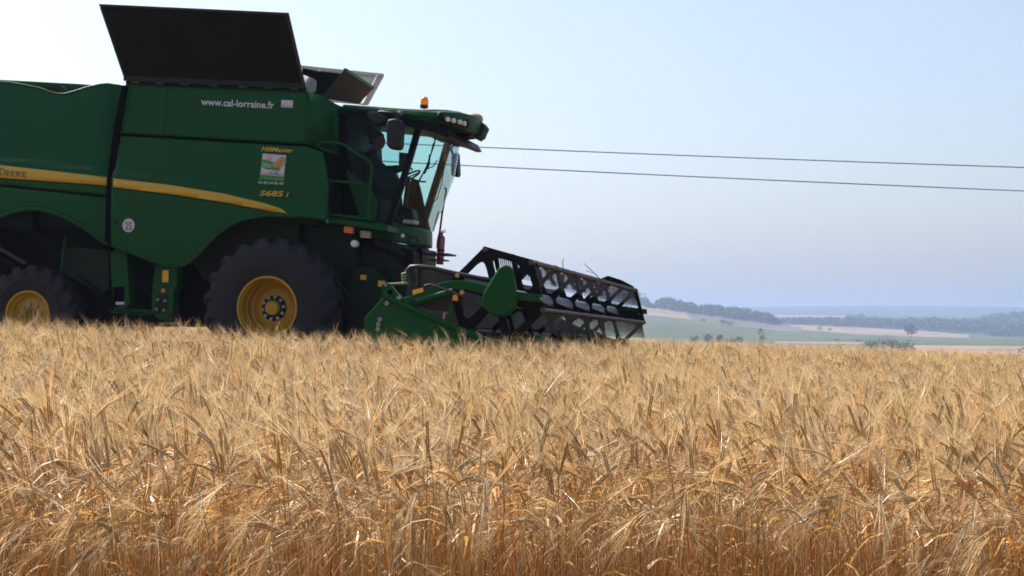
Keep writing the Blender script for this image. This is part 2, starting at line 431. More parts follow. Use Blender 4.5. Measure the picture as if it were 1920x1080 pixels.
def bush(px, d, h, w, label, group=None, mat='foliage', name='bush', trunk=0.0, seed=0, n=260, leaf=None):
    rng = random.Random(seed + int(px)); p = at_px(px, d)
    root = empty(name, p)
    mb = MB()
    crown_into(mb, Vector((0, 0, h * (.5 + trunk / 2))), w / 2, h * (.5 - trunk / 2), n, leaf or h * .085, rng)
    mb.build('crown', M[mat], root)
    t = MB(); t.tube([(0, 0, -.3), (0.05 * h, 0, h * .35), (0, 0.04 * h, h * .6)], [h * .035, h * .026, h * .012], 7)
    for k in range(4):
        a = k * 1.7; t.tube([(0.04 * h, 0, h * .28), (math.cos(a) * w * .3, math.sin(a) * w * .3, h * .62)], [h * .016, h * .005], 5)
    t.build('trunk', M['bark'], root, smooth=60)
    tag(root, label, 'tree' if name == 'tree' else 'bush', group)
    return root
bush(1708, 1770, 14.0, 14.5, 'lone round tree standing at the edge of the pale field', name='tree', trunk=.1, n=420)
for px, h, w, lab in [(1303, 4.0, 5, 'small faint bush leftmost of the bushes above the barley left of the weed'),
                      (1325, 5.6, 7, 'tall blue bush, left one of the tight pair above the barley'),
                      (1348, 5.4, 5, 'blue bush, right one of the tight pair above the barley'),
                      (1374, 4.0, 8, 'low wide bush just left of the green weed'),
                      (1386, 4.6, 4, 'narrow bush nearest the green weed')]:
    bush(px, 880, h, w, lab, 'bushes along the foot of the green slope', n=240)
for px, h, w, lab in [(1630, 5.2, 7, 'dark bush at the left end of the copse in front of the barley skyline'),
                      (1652, 6.4, 8, 'tallest rounded bush of the copse in front of the meadow'),
                      (1672, 6.2, 8, 'rounded bush in the middle of the copse in front of the meadow'),
                      (1692, 5.2, 8, 'lower bush right of the middle of the copse'),
                      (1707, 4.0, 7, 'lowest bush at the right end of the copse')]:
    bush(px, 760, h * 1.35, w * 1.3, lab, 'bushes of the copse before the meadow', n=420, mat='foliage_hazed', leaf=.36)
for px, d, h, w, lab in [(1538, 1880, 5, 9, 'small dark bush at the left end of the pale field'),
                         (1556, 1880, 4, 8, 'second small dark bush at the left end of the pale field'),
                         (1320, 1660, 4, 9, 'low bush on the grey slope under the ridge wood, left one'),
                         (1356, 1560, 6, 8, 'round bush on the grey slope under the ridge wood, middle one'),
                         (1369, 1560, 6, 8, 'round bush on the grey slope under the ridge wood, right one'),
                         (1568, 1010, 2.6, 5, 'tiny dark bush on the pinkish strip left of the copse'),
                         (1609, 1010, 2.4, 6, 'tiny dark bush on the pinkish strip next to the copse')]:
    bush(px, d, h, w, lab, 'scattered bushes on the slopes', n=160)

# ------------------------------------------------------------------ machine frame
def axis_frame():
    a = math.radians(12)
    F = Vector((math.cos(a), -math.sin(a), -0.07)).normalized()
    L = Vector((math.sin(a), math.cos(a), -0.004)).normalized()
    U = F.cross(L).normalized(); L = U.cross(F)
    return F, L, U
MF, ML, MU = axis_frame()
def ray(px, py):
    return Vector(((px - 960) / FPX, (540 - py) / FPX * -math.sin(TILT) + math.cos(TILT), (540 - py) / FPX * math.cos(TILT) + math.sin(TILT)))
CAMP = Vector((0, 0, HC))
MO = CAMP + 22.4 * ray(500, 577) + 1.75 * ML - 0.985 * MU
MMAT = Matrix(((MF.x, ML.x, MU.x, MO.x), (MF.y, ML.y, MU.y, MO.y), (MF.z, ML.z, MU.z, MO.z), (0, 0, 0, 1)))
def P(px, py, Y):
    """point of the machine's lengthwise plane Y (machine coordinates) measured on the photograph"""
    d = ray(px, py); t = ((MO + Y * ML - CAMP).dot(ML)) / d.dot(ML); q = CAMP + t * d - MO
    return Vector((q.dot(MF), Y, q.dot(MU)))
def PP(pts, Y): return [P(x, y, Y) for x, y in pts]

combine = empty('combine_harvester')
combine.matrix_world = MMAT
tag(combine, 'dark green combine harvester with yellow stripe, open tank lids and a wide black reel', 'combine harvester')

def panel(name, poly, Y, mat, parent, f=None, thick=0.03, grid=0.06, bevel=0.0, smooth=40):
    """sheet-metal panel: outline in side view, pressed shape f(X,Z) -> sideways offset, own thickness"""
    bm = bmesh.new()
    pts = [P(x, y, Y) for x, y in poly] if not isinstance(poly[0], Vector) else poly
    face = bm.faces.new([bm.verts.new((p.x, 0, p.z)) for p in pts])
    if f:
        xs = [p.x for p in pts]; zs = [p.z for p in pts]
        for lo, hi, no in ((min(xs), max(xs), (1, 0, 0)), (min(zs), max(zs), (0, 0, 1))):
            t = lo + grid
            while t < hi:
                g = bm.verts[:] + bm.edges[:] + bm.faces[:]
                bmesh.ops.bisect_plane(bm, geom=g, plane_co=Vector(no) * t, plane_no=no, dist=1e-5)
                t += grid
        bmesh.ops.triangulate(bm, faces=[q for q in bm.faces if len(q.verts) > 4])
    for v in bm.verts: v.co.y = Y + (f(v.co.x, v.co.z) if f else 0)
    bmesh.ops.recalc_face_normals(bm, faces=bm.faces)
    bm.normal_update()
    if sum(q.normal.y * q.calc_area() for q in bm.faces) > 0: bmesh.ops.reverse_faces(bm, faces=bm.faces)
    me = bpy.data.meshes.new(name); bm.to_mesh(me); bm.free()
    me.materials.append(mat); me.shade_smooth(); me.set_sharp_from_angle(angle=math.radians(smooth))
    o = bpy.data.objects.new(name, me); COL.objects.link(o); o.parent = parent
    if thick:
        so = o.modifiers.new('thickness', 'SOLIDIFY'); so.thickness = thick; so.offset = -1
    if bevel:
        b = o.modifiers.new('bevel', 'BEVEL'); b.width = bevel; b.segments = 2; b.limit_method = 'ANGLE'; b.angle_limit = math.radians(50)
    return o

def decal(name, poly, Y, mat, parent, f=None, lift=0.004, grid=0.07):
    return panel(name, poly, Y - lift, mat, parent, f=f or (lambda x, z: 0), thick=0.0025, grid=grid)

def lettering(name, text, a, b, cap, Y, mat, parent, f=None, shear=0.0, bold=0.0, lift=0.011):
    """words along the picture points a -> b, capital height cap pixels"""
    cu = bpy.data.curves.new(name, 'FONT'); cu.body = text; cu.size = 1.0; cu.shear = shear; cu.offset = bold; cu.resolution_u = 3
    tmp = bpy.data.objects.new('tmp', cu); COL.objects.link(tmp)
    bpy.context.view_layer.update()
    me = bpy.data.meshes.new_from_object(tmp.evaluated_get(bpy.context.evaluated_depsgraph_get()))
    bpy.data.objects.remove(tmp); bpy.data.curves.remove(cu)
    n = len(me.vertices); co = np.zeros(n * 3); me.vertices.foreach_get('co', co); co = co.reshape(-1, 3)
    x0, x1 = co[:, 0].min(), co[:, 0].max()
    A, B = P(*a, Y), P(*b, Y); d = (B - A)
    px = P(a[0], a[1] - cap, Y) - A
    for i, v in enumerate(me.vertices):
        u = (co[i, 0] - x0) / (x1 - x0); h = co[i, 1] / 0.70
        q = A + d * u + px * h
        v.co = (q.x, Y + (f(q.x, q.z) if f else 0) - lift, q.z)
    me.materials.clear(); me.materials.append(mat); me.name = name
    o = bpy.data.objects.new(name, me); COL.objects.link(o); o.parent = parent
    return o

# pressed shape of the side shields: crowned, with a ledge running above the yellow stripe
CREASE = [P(x, y, -1.62) for x, y in [(-400, 262), (0, 299), (205, 323), (330, 338), (430, 355), (520, 380), (640, 420)]]
CX = [p.x for p in CREASE]; CZ = [p.z for p in CREASE]
def shield_f(x, z):
    c = interp(x, CX, CZ)
    t = (z - 2.35)
    return 0.055 * t * t + 0.065 * sstep((z - c) / 0.05) + 0.03 * max(0, -0.9 - x) ** 2 * 0.0
def rear_f(x, z):
    edge = P(207, 250, -1.62).x
    return shield_f(x, z) + 0.10 * sstep((x - (edge - 0.34)) / 0.36) ** 2 + 0.02 * max(0, z - 3.2)

# ---- frame and undercarriage behind the shields
ch = MB()
ch.box((-5.2, -0.95, 1.15), (-1.2, 0.95, 2.3)); ch.box((-1.2, -0.85, 1.0), (1.0, 0.85, 2.4)); ch.box((-6.6, -1.2, 1.9), (-4.0, 1.2, 3.5))
ch.box((-4.0, -1.3, 2.3), (-2.3, 1.3, 3.6))
ch.box((-2.5, -1.3, 2.2), (0.5, 1.3, 3.3))
ch.prism([(-2.0, -1.2, 2.3), (0.2, -1.2, 2.3), (0.2, -1.2, 1.5), (-1.2, -1.2, 1.3)], (0, 2.4, 0))
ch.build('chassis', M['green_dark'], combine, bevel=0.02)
ax = MB(); ax.tube([(0, -1.5, 0.985), (0, 1.5, 0.985)], 0.16, 16); ax.box((-0.25, -0.95, 0.7), (0.3, -0.6, 1.5)); ax.box((-0.25, 0.6, 0.7), (0.3, 0.95, 1.5))
ax.build('front_axle', M['green_dark'], combine, smooth=40)
RW = P(51, 590, -1.45)
ax = MB(); ax.tube([(RW.x, -1.3, RW.z), (RW.x, 1.3, RW.z)], 0.11, 12); ax.box((RW.x - .12, -1.0, RW.z - .1), (RW.x + .12, 1.0, RW.z + .2))
ax.build('rear_axle', M['black'], combine, smooth=40)
fp = MB()  # deck between the tank and the front wheels
fp.prism(PP([(380, 440), (440, 405), (520, 398), (610, 404), (660, 430), (668, 500), (645, 600), (560, 520), (420, 500)], -1.0), (0, 2.0, 0))
fp.build('front_frame', M['green_dark'], combine, bevel=0.015)

# ---- side panels
tankf = lambda x, z: 0.02 * (z - 3.3)
tank = panel('grain_tank', [(235, 156), (574, 170), (571, 270), (222, 249)], -1.50, M['green'], combine, f=tankf, thick=0.06)
corner = MB()
a0, a1 = P(574, 170, -1.485), P(571, 270, -1.5); b0, b1 = P(628, 194, -1.15), P(622, 280, -1.15)
b0m, b1m = P(607, 180, -1.30), P(603, 276, -1.32)
corner.add([a0, a1, b1m, b0m, b1, b0], [(0, 1, 2, 3), (3, 2, 4, 5)])
bb0 = Vector((b0.x, 1.15, b0.z)); bb1 = Vector((b1.x, 1.15, b1.z)); aa0 = Vector((a0.x, 1.5, a0.z)); aa1 = Vector((a1.x, 1.5, a1.z))
corner.add([b0, b1, bb1, bb0, aa1, aa0], [(0, 1, 2, 3), (3, 2, 4, 5)])
co_ = corner.build('tank_front_wall', M['green'], combine, smooth=14)
co_.modifiers.new('thickness', 'SOLIDIFY').thickness = 0.04
tl, tb_ = P(235, 156, -1.5), P(222, 249, -1.5)
bw = MB(); bw.box((tb_.x, -1.44, tb_.z), (tl.x + .03, 1.5, tl.z - .1)); bw.box((tb_.x, 1.46, tb_.z), (a0.x, 1.5, a0.z))
bw.build('tank_far_wall', M['green_dark'], combine)
# seam hardware under the lid
hz = MB()
for i in range(22):
    t = i / 21; q = P(242 + 326 * t, 154.5 + 12 * t, -1.52); hz.tube([q - Vector((.05, 0, 0)), q + Vector((.05, 0, 0))], 0.014, 6)
qa, qb = P(238, 153.5, -1.5), P(574, 167, -1.5); hz.bar(qa, qb, 0.05, 0.05)
hz.build('lid_hinge', M['black'], combine, smooth=40)
seam = MB(); seam.prism(PP([(218, 247), (571, 266.5), (600, 279), (608, 286), (603, 286), (570, 273), (218, 254)], -1.47), (0, 0.3, 0)); seam.build('seam_gap', M['black_gap'], combine)
decal('panel_joint', [(312, 160), (313, 160), (309, 254), (308, 254)], -1.5, M['black_gap'], tank, f=tankf, lift=0.002)
lettering('web_address', 'www.cal-lorraine.fr', (377, 196.5), (514, 203.5), 12.5, -1.5, M['grey_text'], tank, f=tankf, bold=0.022)
decal('plate', [(527, 187), (549, 188), (548.5, 202), (526.5, 201)], -1.5, M['lilac'], tank, f=tankf)

def slab(name, pts, th, mat, parent, bevel=0.008):
    """flat sheet through four given corners"""
    n = (pts[1] - pts[0]).cross(pts[3] - pts[0]).normalized()
    return MB().prism([p + n * th / 2 for p in pts], -n * th).build(name, mat, parent, bevel=bevel)
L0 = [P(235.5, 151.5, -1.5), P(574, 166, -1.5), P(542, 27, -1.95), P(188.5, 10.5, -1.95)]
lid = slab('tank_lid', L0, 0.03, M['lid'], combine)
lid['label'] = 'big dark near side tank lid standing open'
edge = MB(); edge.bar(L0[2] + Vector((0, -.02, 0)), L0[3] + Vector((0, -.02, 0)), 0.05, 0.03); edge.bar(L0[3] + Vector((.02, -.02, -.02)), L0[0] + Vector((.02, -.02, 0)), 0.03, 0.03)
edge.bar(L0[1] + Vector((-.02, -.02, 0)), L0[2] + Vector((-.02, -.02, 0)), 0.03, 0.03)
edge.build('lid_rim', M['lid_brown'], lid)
edge = MB(); edge.bar(L0[0].lerp(L0[3], .03) + Vector((0, -.03, 0)), L0[1].lerp(L0[2], .03) + Vector((0, -.03, 0)), .03, .07); edge.build('lid_foot', M['green_dark'], lid)
for t in (.06, .2, .34, .5, .66, .8, .94):
    hq = L0[0].lerp(L0[1], t) + Vector((0, -.035, -.02)); MB().tube([hq - Vector((.06, 0, .002)), hq + Vector((.06, 0, -.002))], .016, 8).build('lid_hinge_pin', M['bat'], lid, smooth=40)
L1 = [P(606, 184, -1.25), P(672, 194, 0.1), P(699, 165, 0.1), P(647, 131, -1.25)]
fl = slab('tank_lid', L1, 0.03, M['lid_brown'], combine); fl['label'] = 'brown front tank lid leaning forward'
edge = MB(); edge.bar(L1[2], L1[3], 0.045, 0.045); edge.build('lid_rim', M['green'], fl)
# far side lid, sunlight painted as a pale colour, reaching past the front lid
q = lambda x, y: P(x, y, 1.75)
L2 = [P(560, 190, 1.5), P(690, 197, 1.5), q(720, 142), q(560, 128)]
L2[0].x = -2.4; L2[3].x = -2.7; L2[3].z += .12; L2[0].z += .1
farlid = slab('tank_lid', L2, 0.03, M['lid_sunlit'], combine); farlid['label'] = 'pale far side tank lid standing open, sunlight painted into its colour'
edge = MB()
for t in (0.06, 0.35, 0.65, 0.97):
    a = L2[0].lerp(L2[1], t) + Vector((0, -.03, 0)); b = L2[3].lerp(L2[2], t) + Vector((0, -.03, 0)); edge.bar(a, b, 0.05, 0.05)
edge.bar(L2[3] + Vector((0, -.03, 0)), L2[2] + Vector((0, -.03, 0)), 0.05, 0.05)
edge.build('lid_rib', M['lid_sunlit'], farlid)
# folded corner sheet between the lids and its dark underside
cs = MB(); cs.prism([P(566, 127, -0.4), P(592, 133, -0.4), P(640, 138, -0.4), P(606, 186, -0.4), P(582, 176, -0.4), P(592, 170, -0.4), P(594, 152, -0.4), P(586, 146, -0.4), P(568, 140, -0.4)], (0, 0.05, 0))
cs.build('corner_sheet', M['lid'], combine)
hp = MB(); hp.tube([P(576, 172, -.1), P(590, 150, -.1), P(560, 140, .4)], .12, 10); hp.build('filling_auger', M['lid_sunlit'], combine, smooth=40)

mid = panel('side_shield', [(219, 253), (570, 273), (600, 284), (606, 310), (612, 350), (609, 413), (585, 410), (560, 407), (530, 405), (500, 405), (470, 410), (445, 417), (420, 431), (398, 450), (375, 474), (358, 490), (345, 497.5), (325, 501), (310, 499), (295, 495), (207, 461), (209, 340), (213, 300)], -1.64, M['green'], combine, f=shield_f, thick=0.05)
decal('stripe', [(212, 334.5), (320, 347), (420, 363), (500, 382), (528, 392), (539, 400), (510, 396.5), (420, 379.5), (320, 364), (212, 351)], -1.64, M['stripe'], mid, f=shield_f)
decal('stripe_dark_line', [(212, 351.3), (320, 364.3), (420, 379.8), (500, 395.3), (500, 396.8), (420, 381.5), (320, 366), (212, 353)], -1.64, M['black_gap'], mid, f=shield_f)  # thin dark line along the lower edge of the stripe
lettering('name_lettering', 'HillMaster', (486, 281.5), (546, 285), 8.3, -1.64, M['stripe'], mid, f=shield_f, lift=0.02, shear=0.3, bold=0.02)
lettering('type_lettering', 'S685', (485, 366.5), (530, 368), 10, -1.64, M['stripe'], mid, f=shield_f, lift=0.03, shear=0.2, bold=0.03)
lettering('type_lettering', 'i', (534, 368.5), (540, 369), 10, -1.64, M['stripe'], mid, f=shield_f, lift=0.03, shear=0.4, bold=0.02)
stk = decal('cooperative_sticker', [(487.5, 286), (532, 289.5), (528.5, 331), (484.5, 327)], -1.64, M['white'], mid, f=shield_f, lift=0.004)
def sd_(name, poly, mat, lift): decal(name, poly, -1.64, M[mat], mid, f=shield_f, lift=lift)
sd_('emblem_hills', [(487, 297), (497, 298.5), (504, 302), (509, 302.5), (505, 310), (517, 314.5), (522, 314), (519, 319.5), (511, 318), (503, 316.5), (497, 316.5), (489, 313.5), (486, 310)], 'sticker_green', 0.007)
for k in range(3): sd_('emblem_furrow', [(487, 304 + 3.2 * k), (496, 304.6 + 3.2 * k), (505, 307.5 + 3 * k), (505, 308.7 + 3 * k), (496, 305.9 + 3.2 * k), (487, 305.2 + 3.2 * k)], 'white', 0.009)
for k in range(4): sd_('emblem_sheaf', [(507 + 3 * k, 308 + 1.6 * k), (517 + 4 * k, 296 + 2.5 * k), (524.5 + 3.6 * k, 291.5 + 3.2 * k), (529 + 1.2 * k, 293 + 2.6 * k), (520 + 3 * k, 299 + 2.2 * k), (510 + 2.8 * k, 311 + 1.2 * k)], 'ochre', 0.010 + 0.001 * k)
sd_('emblem_sun', [(500 + 6 * math.cos(t), 295 + 5 * math.sin(t)) for t in np.linspace(0, 2 * math.pi, 14)[:-1]], 'pink', 0.008)
lettering('emblem_lettering', 'CAL', (503, 326), (521, 328), 7.2, -1.64, M['black_text'], mid, f=shield_f, lift=0.0075)
sd_('emblem_band', [(484, 328), (530, 332), (529, 340), (482, 336)], 'sticker_green', 0.0045)
for k, t_ in enumerate(('03', '83', '64', '85', '00')): lettering('phone_lettering', t_, (481.5 + 9.9 * k, 343.5 + .5 * k), (489 + 9.9 * k, 343.9 + .5 * k), 5.0, -1.64, M['grey_text'], mid, f=shield_f, bold=0.012)
C25 = P(241, 422.5, -1.64)
sp = MB()
r25 = 0.092
ring = [(C25.x + r25 * math.cos(t), 0, C25.z + r25 * 1.08 * math.sin(t)) for t in np.linspace(0, 2 * math.pi, 29)[:-1]]
sp.prism([(x, -1.64 + shield_f(C25.x, C25.z) - 0.010, z) for x, _, z in ring], (0, 0.012, 0)); sp.build('speed_sign', M['white'], mid)
lettering('speed_lettering', '25', (235, 430.5), (247, 431.5), 15, -1.64, M['black_text'], mid, lift=0.014 - shield_f(C25.x, C25.z), bold=0.005)
sc_ = MB(); cq = P(218.5, 418, -1.64); sc_.tube([cq + Vector((0, shield_f(cq.x, cq.z) - .008, 0)), cq + Vector((0, .05, 0))], .022, 12); sc_.build('latch', M['black'], mid)

rear = panel('rear_shield', [(-260, 136), (0, 150.5), (60, 162), (92, 172.5), (112, 172.5), (150, 160), (186, 153.5), (216, 157), (229, 170), (222, 200), (211, 250), (204, 310), (201, 366.5), (0, 345), (-260, 312)], -1.64, M['green'], combine, f=rear_f, thick=0.05)
low = panel('rear_shield', [(-260, 318), (0, 350), (200.5, 371), (197, 458), (180, 444), (150, 421), (120, 405), (95, 396), (70, 391), (50, 390.5), (25, 396), (0, 406), (-40, 430), (-80, 470), (-110, 520), (-260, 500)], -1.64, M['green'], combine, f=rear_f, thick=0.05)
low['label'] = 'lower rear shield arched over the rear wheel'
decal('stripe', [(-260, 277), (0, 309.5), (201, 332), (201, 347.5), (0, 333.5), (-260, 303)], -1.64, M['stripe'], rear, f=rear_f)
decal('stripe_dark_line', [(0, 334), (201, 348), (201, 349.3), (0, 335.5)], -1.64, M['black_gap'], rear, f=rear_f)  # dark line continued under the rear stripe
lettering('maker_lettering', 'D', (-1, 328), (10, 329), 13.5, -1.64, M['black_text'], rear, f=rear_f, bold=0.0)
lettering('maker_lettering', 'EERE', (12, 330), (50, 332.5), 10, -1.64, M['black_text'], rear, f=rear_f, bold=0.0)
lip = MB()
lip.tube([P(x, y, -1.63) + Vector((0, rear_f(P(x, y, -1.64).x, P(x, y, -1.64).z), 0)) for x, y in [(-260, 135.5), (0, 150), (30, 155.5), (60, 161.5), (78, 168), (92, 172), (102, 173), (112, 172), (130, 166.5), (150, 159.5), (170, 154.8), (186, 153), (205, 155), (216, 157.5)]], 0.022, 8)
lip.build('top_lip', M['green'], rear, smooth=60)
lip = MB()
lip.tube([P(x, y, -1.66) + Vector((0, rear_f(P(x, y, -1.64).x, P(x, y, -1.64).z), 0)) for x, y in [(-110, 521), (-80, 471), (-40, 431), (0, 407), (25, 397), (50, 391.5), (70, 392), (95, 397), (120, 406), (150, 422), (180, 445), (196, 458)]], 0.03, 8)
lip.build('arch_lip', M['green'], low, smooth=60)
lip = MB()
lip.tube([P(x, y, -1.65) + Vector((0, shield_f(P(x, y, -1.64).x, P(x, y, -1.64).z), 0)) for x, y in [(208, 460), (295, 494), (310, 498), (325, 500), (345, 496.5), (358, 489), (375, 473), (398, 449), (420, 430), (445, 416), (470, 409), (500, 404), (560, 406)]], 0.018, 8)
lip.build('arch_lip', M['green'], mid, smooth=60)
gap = MB(); gap.prism(PP([(229, 160), (236, 160), (222, 250), (212, 340), (208, 470), (196, 470), (200, 340), (213, 240)], -1.56), (0, 0.1, 0)); gap.build('seam_gap', M['black_gap'], combine)
# engine deck seen in the dip of the rear shield: the cooling air screen
en = MB(); en.prism(PP([(-200, 140), (0, 149), (150, 157), (215, 162), (215, 300), (-200, 300)], -1.25), (0, 2.5, 0)); en.build('engine_cover', M['green'], combine, bevel=0.02)
scn = MB(); c = P(100, 196, -1.34); scn.lathe([(0.30, 0.05), (0.30, -0.03), (0.25, -0.03), (0.25, 0.0), (0.0, 0.0)], c, 40); scn.build('air_screen', M['plastic'], combine, smooth=40)

# ---- lower columns, ladders and drive covers between the wheels
def column(name, poly, Y, depth, mat, label=None):
    o = MB().prism(PP(poly, Y), (0, depth, 0)).build(name, M[mat], combine, bevel=0.012)
    if label: o['label'] = label
    return o
c1 = column('support_column', [(206, 455), (238, 475), (240, 520), (243, 572), (233, 580), (222, 578), (212, 560), (208, 520)], -1.45, 0.2, 'green')
MB().prism(PP([(212, 538), (233, 537), (233, 566), (228, 572), (218, 570), (213, 560)], -1.452), (0, 0.03, 0)).build('recess_shade', M['black_gap'], c1)  # flat black patch, its colour stands in for shade in a recess
MB().prism(PP([(217, 566), (233, 566), (232, 571), (217, 571)], -1.458), (0, 0.03, 0)).build('lamp', M['lilac'], c1)
c2 = column('support_column', [(292, 497), (333, 500), (332, 538), (326, 545), (324, 585), (310, 601), (294, 598), (284, 580), (285, 540)], -1.45, 0.2, 'green')
MB().prism(PP([(293, 553), (316, 553), (312, 588), (290, 588)], -1.452), (0, 0.03, 0)).build('recess_shade', M['green_dark'], c2)  # darker slab on the face, painted like a shaded recess
for x, y in [(296, 562), (310, 564), (294, 580), (308, 582)]: MB().lathe([(0.02, -0.02), (0.02, 0.02)], P(x, y, -1.462), 10).build('bolt', M['steel'], c2, smooth=40)
MB().prism(PP([(304.5, 506.5), (316, 506.5), (315.5, 529), (304, 529)], -1.456), (0, 0.01, 0)).build('warning_sticker', M['warn'], c2)
rf = MB(); rf.lathe([(0.0, -0.02), (0.03, -0.018), (0.035, 0.02)], P(306.5, 545, -1.455), 16); rf.build('reflector', M['orange'], c2, smooth=40)
MB().prism(PP([(286, 533), (325, 536), (325, 538.5), (286, 535.5)], -1.47), (0, 0.05, 0)).build('ledge', M['green'], c2)
stp = MB(); stp.tube([P(215, 579, -1.35), P(290, 586, -1.35)], 0.03, 10); stp.bar(P(215, 584, -1.2), P(292, 591, -1.2), .25, .03); stp.build('step_bar', M['green'], combine, smooth=40)
column('belt_guard', [(112, 470), (140, 462), (205, 470), (205, 540), (190, 555), (150, 530), (118, 512)], -1.2, 0.3, 'green_dark')
column('drive_cover', [(120, 440), (124, 440), (116, 510), (112, 510)], -1.3, 0.05, 'green')
for a, b, r in [((0, 466), (48, 494), .035), ((-60, 440), (60, 520), .03), ((20, 440), (35, 500), .02), ((60, 430), (100, 470), .04), ((240, 500), (290, 560), .03), ((150, 520), (205, 560), .03)]:
    MB().tube([P(*a, -1.25), P(*b, -1.25)], r * .7, 8).build('link_rod', M['bat' if a == (0, 466) else 'black'], combine, smooth=40)
bel = MB(); bel.prism(PP([(-100, 420), (200, 430), (290, 500), (300, 612), (160, 612), (100, 520), (-100, 520)], -0.95), (0, 1.8, 0)); bel.build('belly', M['black'], combine)
dk = MB(); dk.prism(PP([(330, 500), (400, 440), (470, 420), (386, 590), (380, 611), (338, 611)], -0.95), (0, 1.9, 0)); dk.build('drive_housing', M['black'], combine)
bl = MB(); bl.bar(P(300, 606, -.9), P(340, 606, -.9), .04, .02); bl.build('drag_link', M['steel'], combine)

# ---- wheels
def wheel(name, X, Z, Y, sgn, R, w, rim, dish, nl, lug_h, seed=0):
    """Y is the outer face; sgn = -1 for the near side"""
    root = empty(name, (X, Y, Z), combine)
    s = -sgn                                   # inward direction
    Rc = R - lug_h
    prof = [(rim, 0.06), (rim + .03, 0.015), (rim + .10, -0.005), ((rim + Rc) / 2, -0.03), (Rc - .14, 0.0), (Rc - .06, 0.03), (Rc - .015, 0.08), (Rc, .16), (Rc + .01, w / 2),
            (Rc, w - .16), (Rc - .015, w - .08), (Rc - .06, w - .03), (Rc - .14, w), ((rim + Rc) / 2, w + .03), (rim + .1, w + .005), (rim + .03, w - .015), (rim, w - .06)]
    mb = MB(); mb.lathe([(r, h * s) for r, h in prof], (0, 0, 0), 72, close=True)
    n = nl
    for side in (0, 1):
        for k in range(n):
            a0 = 2 * math.pi * (k + (0.5 if side else 0)) / n
            steps = []
            for i in range(7):
                t = i / 6
                h = (-0.005 + t * w * 0.56) if not side else (w + 0.005 - t * w * 0.56)
                ang = a0 + 0.34 * t ** 0.8
                top = R - (0.10 * max(0, 1 - t * 5) ** 1.5) ; bot = Rc - (0.16 * max(0, 1 - t * 4.5) ** 1.3) - .02
                hw = 0.043 + .02 * (1 - t)
                steps.append((h * s, ang, top, bot, hw))
            vs = []; fs = []
            for h, ang, top, bot, hw in steps:
                for rr, sg, k2 in ((bot, -1, 1.25), (top, -1, .8), (top, 1, .8), (bot, 1, 1.25)):
                    an = ang + sg * hw * k2 / rr
                    vs.append((rr * math.cos(an), h, rr * math.sin(an)))
            for i in range(6):
                for q in range(3): fs.append((i * 4 + q, i * 4 + q + 1, i * 4 + 4 + q + 1, i * 4 + 4 + q))
            fs += [(0, 1, 2, 3), (24, 25, 26, 27)]
            mb.add(vs, fs)
    mb.build('tyre', M['tyre'], root, smooth=38)
    rm = MB()
    rm.lathe([(r, h * s) for r, h in [(rim + .025, .03), (rim + .02, .0), (rim - .005, .0), (rim - .012, .05), (rim - .03, .07), (rim - .035, dish * .55), (rim - .055, dish * .62), (rim - .06, dish * .95), (rim * .78, dish), (rim * .60, dish * .86), (rim * .42, dish * .84), (0.0, dish * .84)]], (0, 0, 0), 64, cap=False)
    rm.lathe([(r, h * s) for r, h in [(rim + .02, w - .05), (rim - .02, w - .02), (rim - .05, dish + .02)]], (0, 0, 0), 48, cap=False)
    rm.build('rim', M['yellow'], root, smooth=35)
    hb = MB(); hr = rim * .43
    hb.lathe([(r, h * s) for r, h in [(hr, dish * .84), (hr, dish * .80), (hr * .70, dish * .80), (hr * .70, dish * .84)]], (0, 0, 0), 40)
    hb.build('hub_flange', M['plastic'] if R > .8 else M['yellow'], root, smooth=35)
    nn = 10 if R > .8 else 8
    for k in range(nn):
        t = 2 * math.pi * k / nn + .2; rr = hr * .86
        if R < .8: rr = rim * .47
        zc = dish * (.80 if R > .8 else .88)
        nb = MB(); nb.lathe([(.026, (zc - .04) * s), (.026, (zc + .02) * s)], (rr * math.cos(t), 0, rr * math.sin(t)), 6)
        nb.build('wheel_nut', M['steel'], root)
    if R < .8: return root
    cp = MB(); cp.lathe([(r, h * s) for r, h in [(0, dish * .50), (hr * .5, dish * .52), (hr * .60, dish * .60), (hr * .62, dish * .83)]], (0, 0, 0), 32)
    cp.build('hub_cap', M['yellow'], root, smooth=40)
    return root
FW = P(500, 577, -1.75)
wheel('front_wheel', FW.x, FW.z, -1.75, -1, 0.985, 0.78, 0.425, 0.36, 19, 0.054)
wheel('front_wheel', FW.x, FW.z, 1.75, 1, 0.985, 0.78, 0.425, 0.36, 19, 0.05)
wheel('rear_wheel', RW.x, RW.z, -1.45, -1, 0.735, 0.52, 0.335, 0.14, 17, 0.04)
wheel('rear_wheel', RW.x, RW.z, 1.45, 1, 0.735, 0.52, 0.335, 0.14, 17, 0.04)

# ---- cab
cab = empty('cab', (0, 0, 0), combine)
YC = 0.86
pb = MB()   # rear pillar, widening to the tank
pb.prism(PP([(631, 200), (648, 203), (652, 290), (668, 350), (684, 404), (664, 402), (650, 350), (637, 290)], -YC - .03), (0, 0.10, 0))
pb.build('rear_pillar', M['black'], cab, bevel=0.01)
pb = MB(); pts = PP([(631, 200), (648, 203), (652, 290), (668, 350), (684, 404), (664, 402), (650, 350), (637, 290)], -YC)
pb.prism([Vector((p.x, YC - .06, p.z)) for p in pts], (0, .1, 0)); pb.build('rear_pillar', M['black'], cab)
def pillar(Y, mat, w=.075):
    a = P(786, 236, -YC); b = P(770, 292, -YC); c = P(730, 420, -YC)
    m = MB()
    for p, q_ in ((a, b), (b, c)):
        m.bar(Vector((p.x, Y, p.z)), Vector((q_.x, Y, q_.z)), .08, w, up=(1, 0, 0))
    return m.build('front_pillar', mat, cab)
pillar(-YC, M['black'], .085); pillar(YC, M['brown_pillar'], .10)
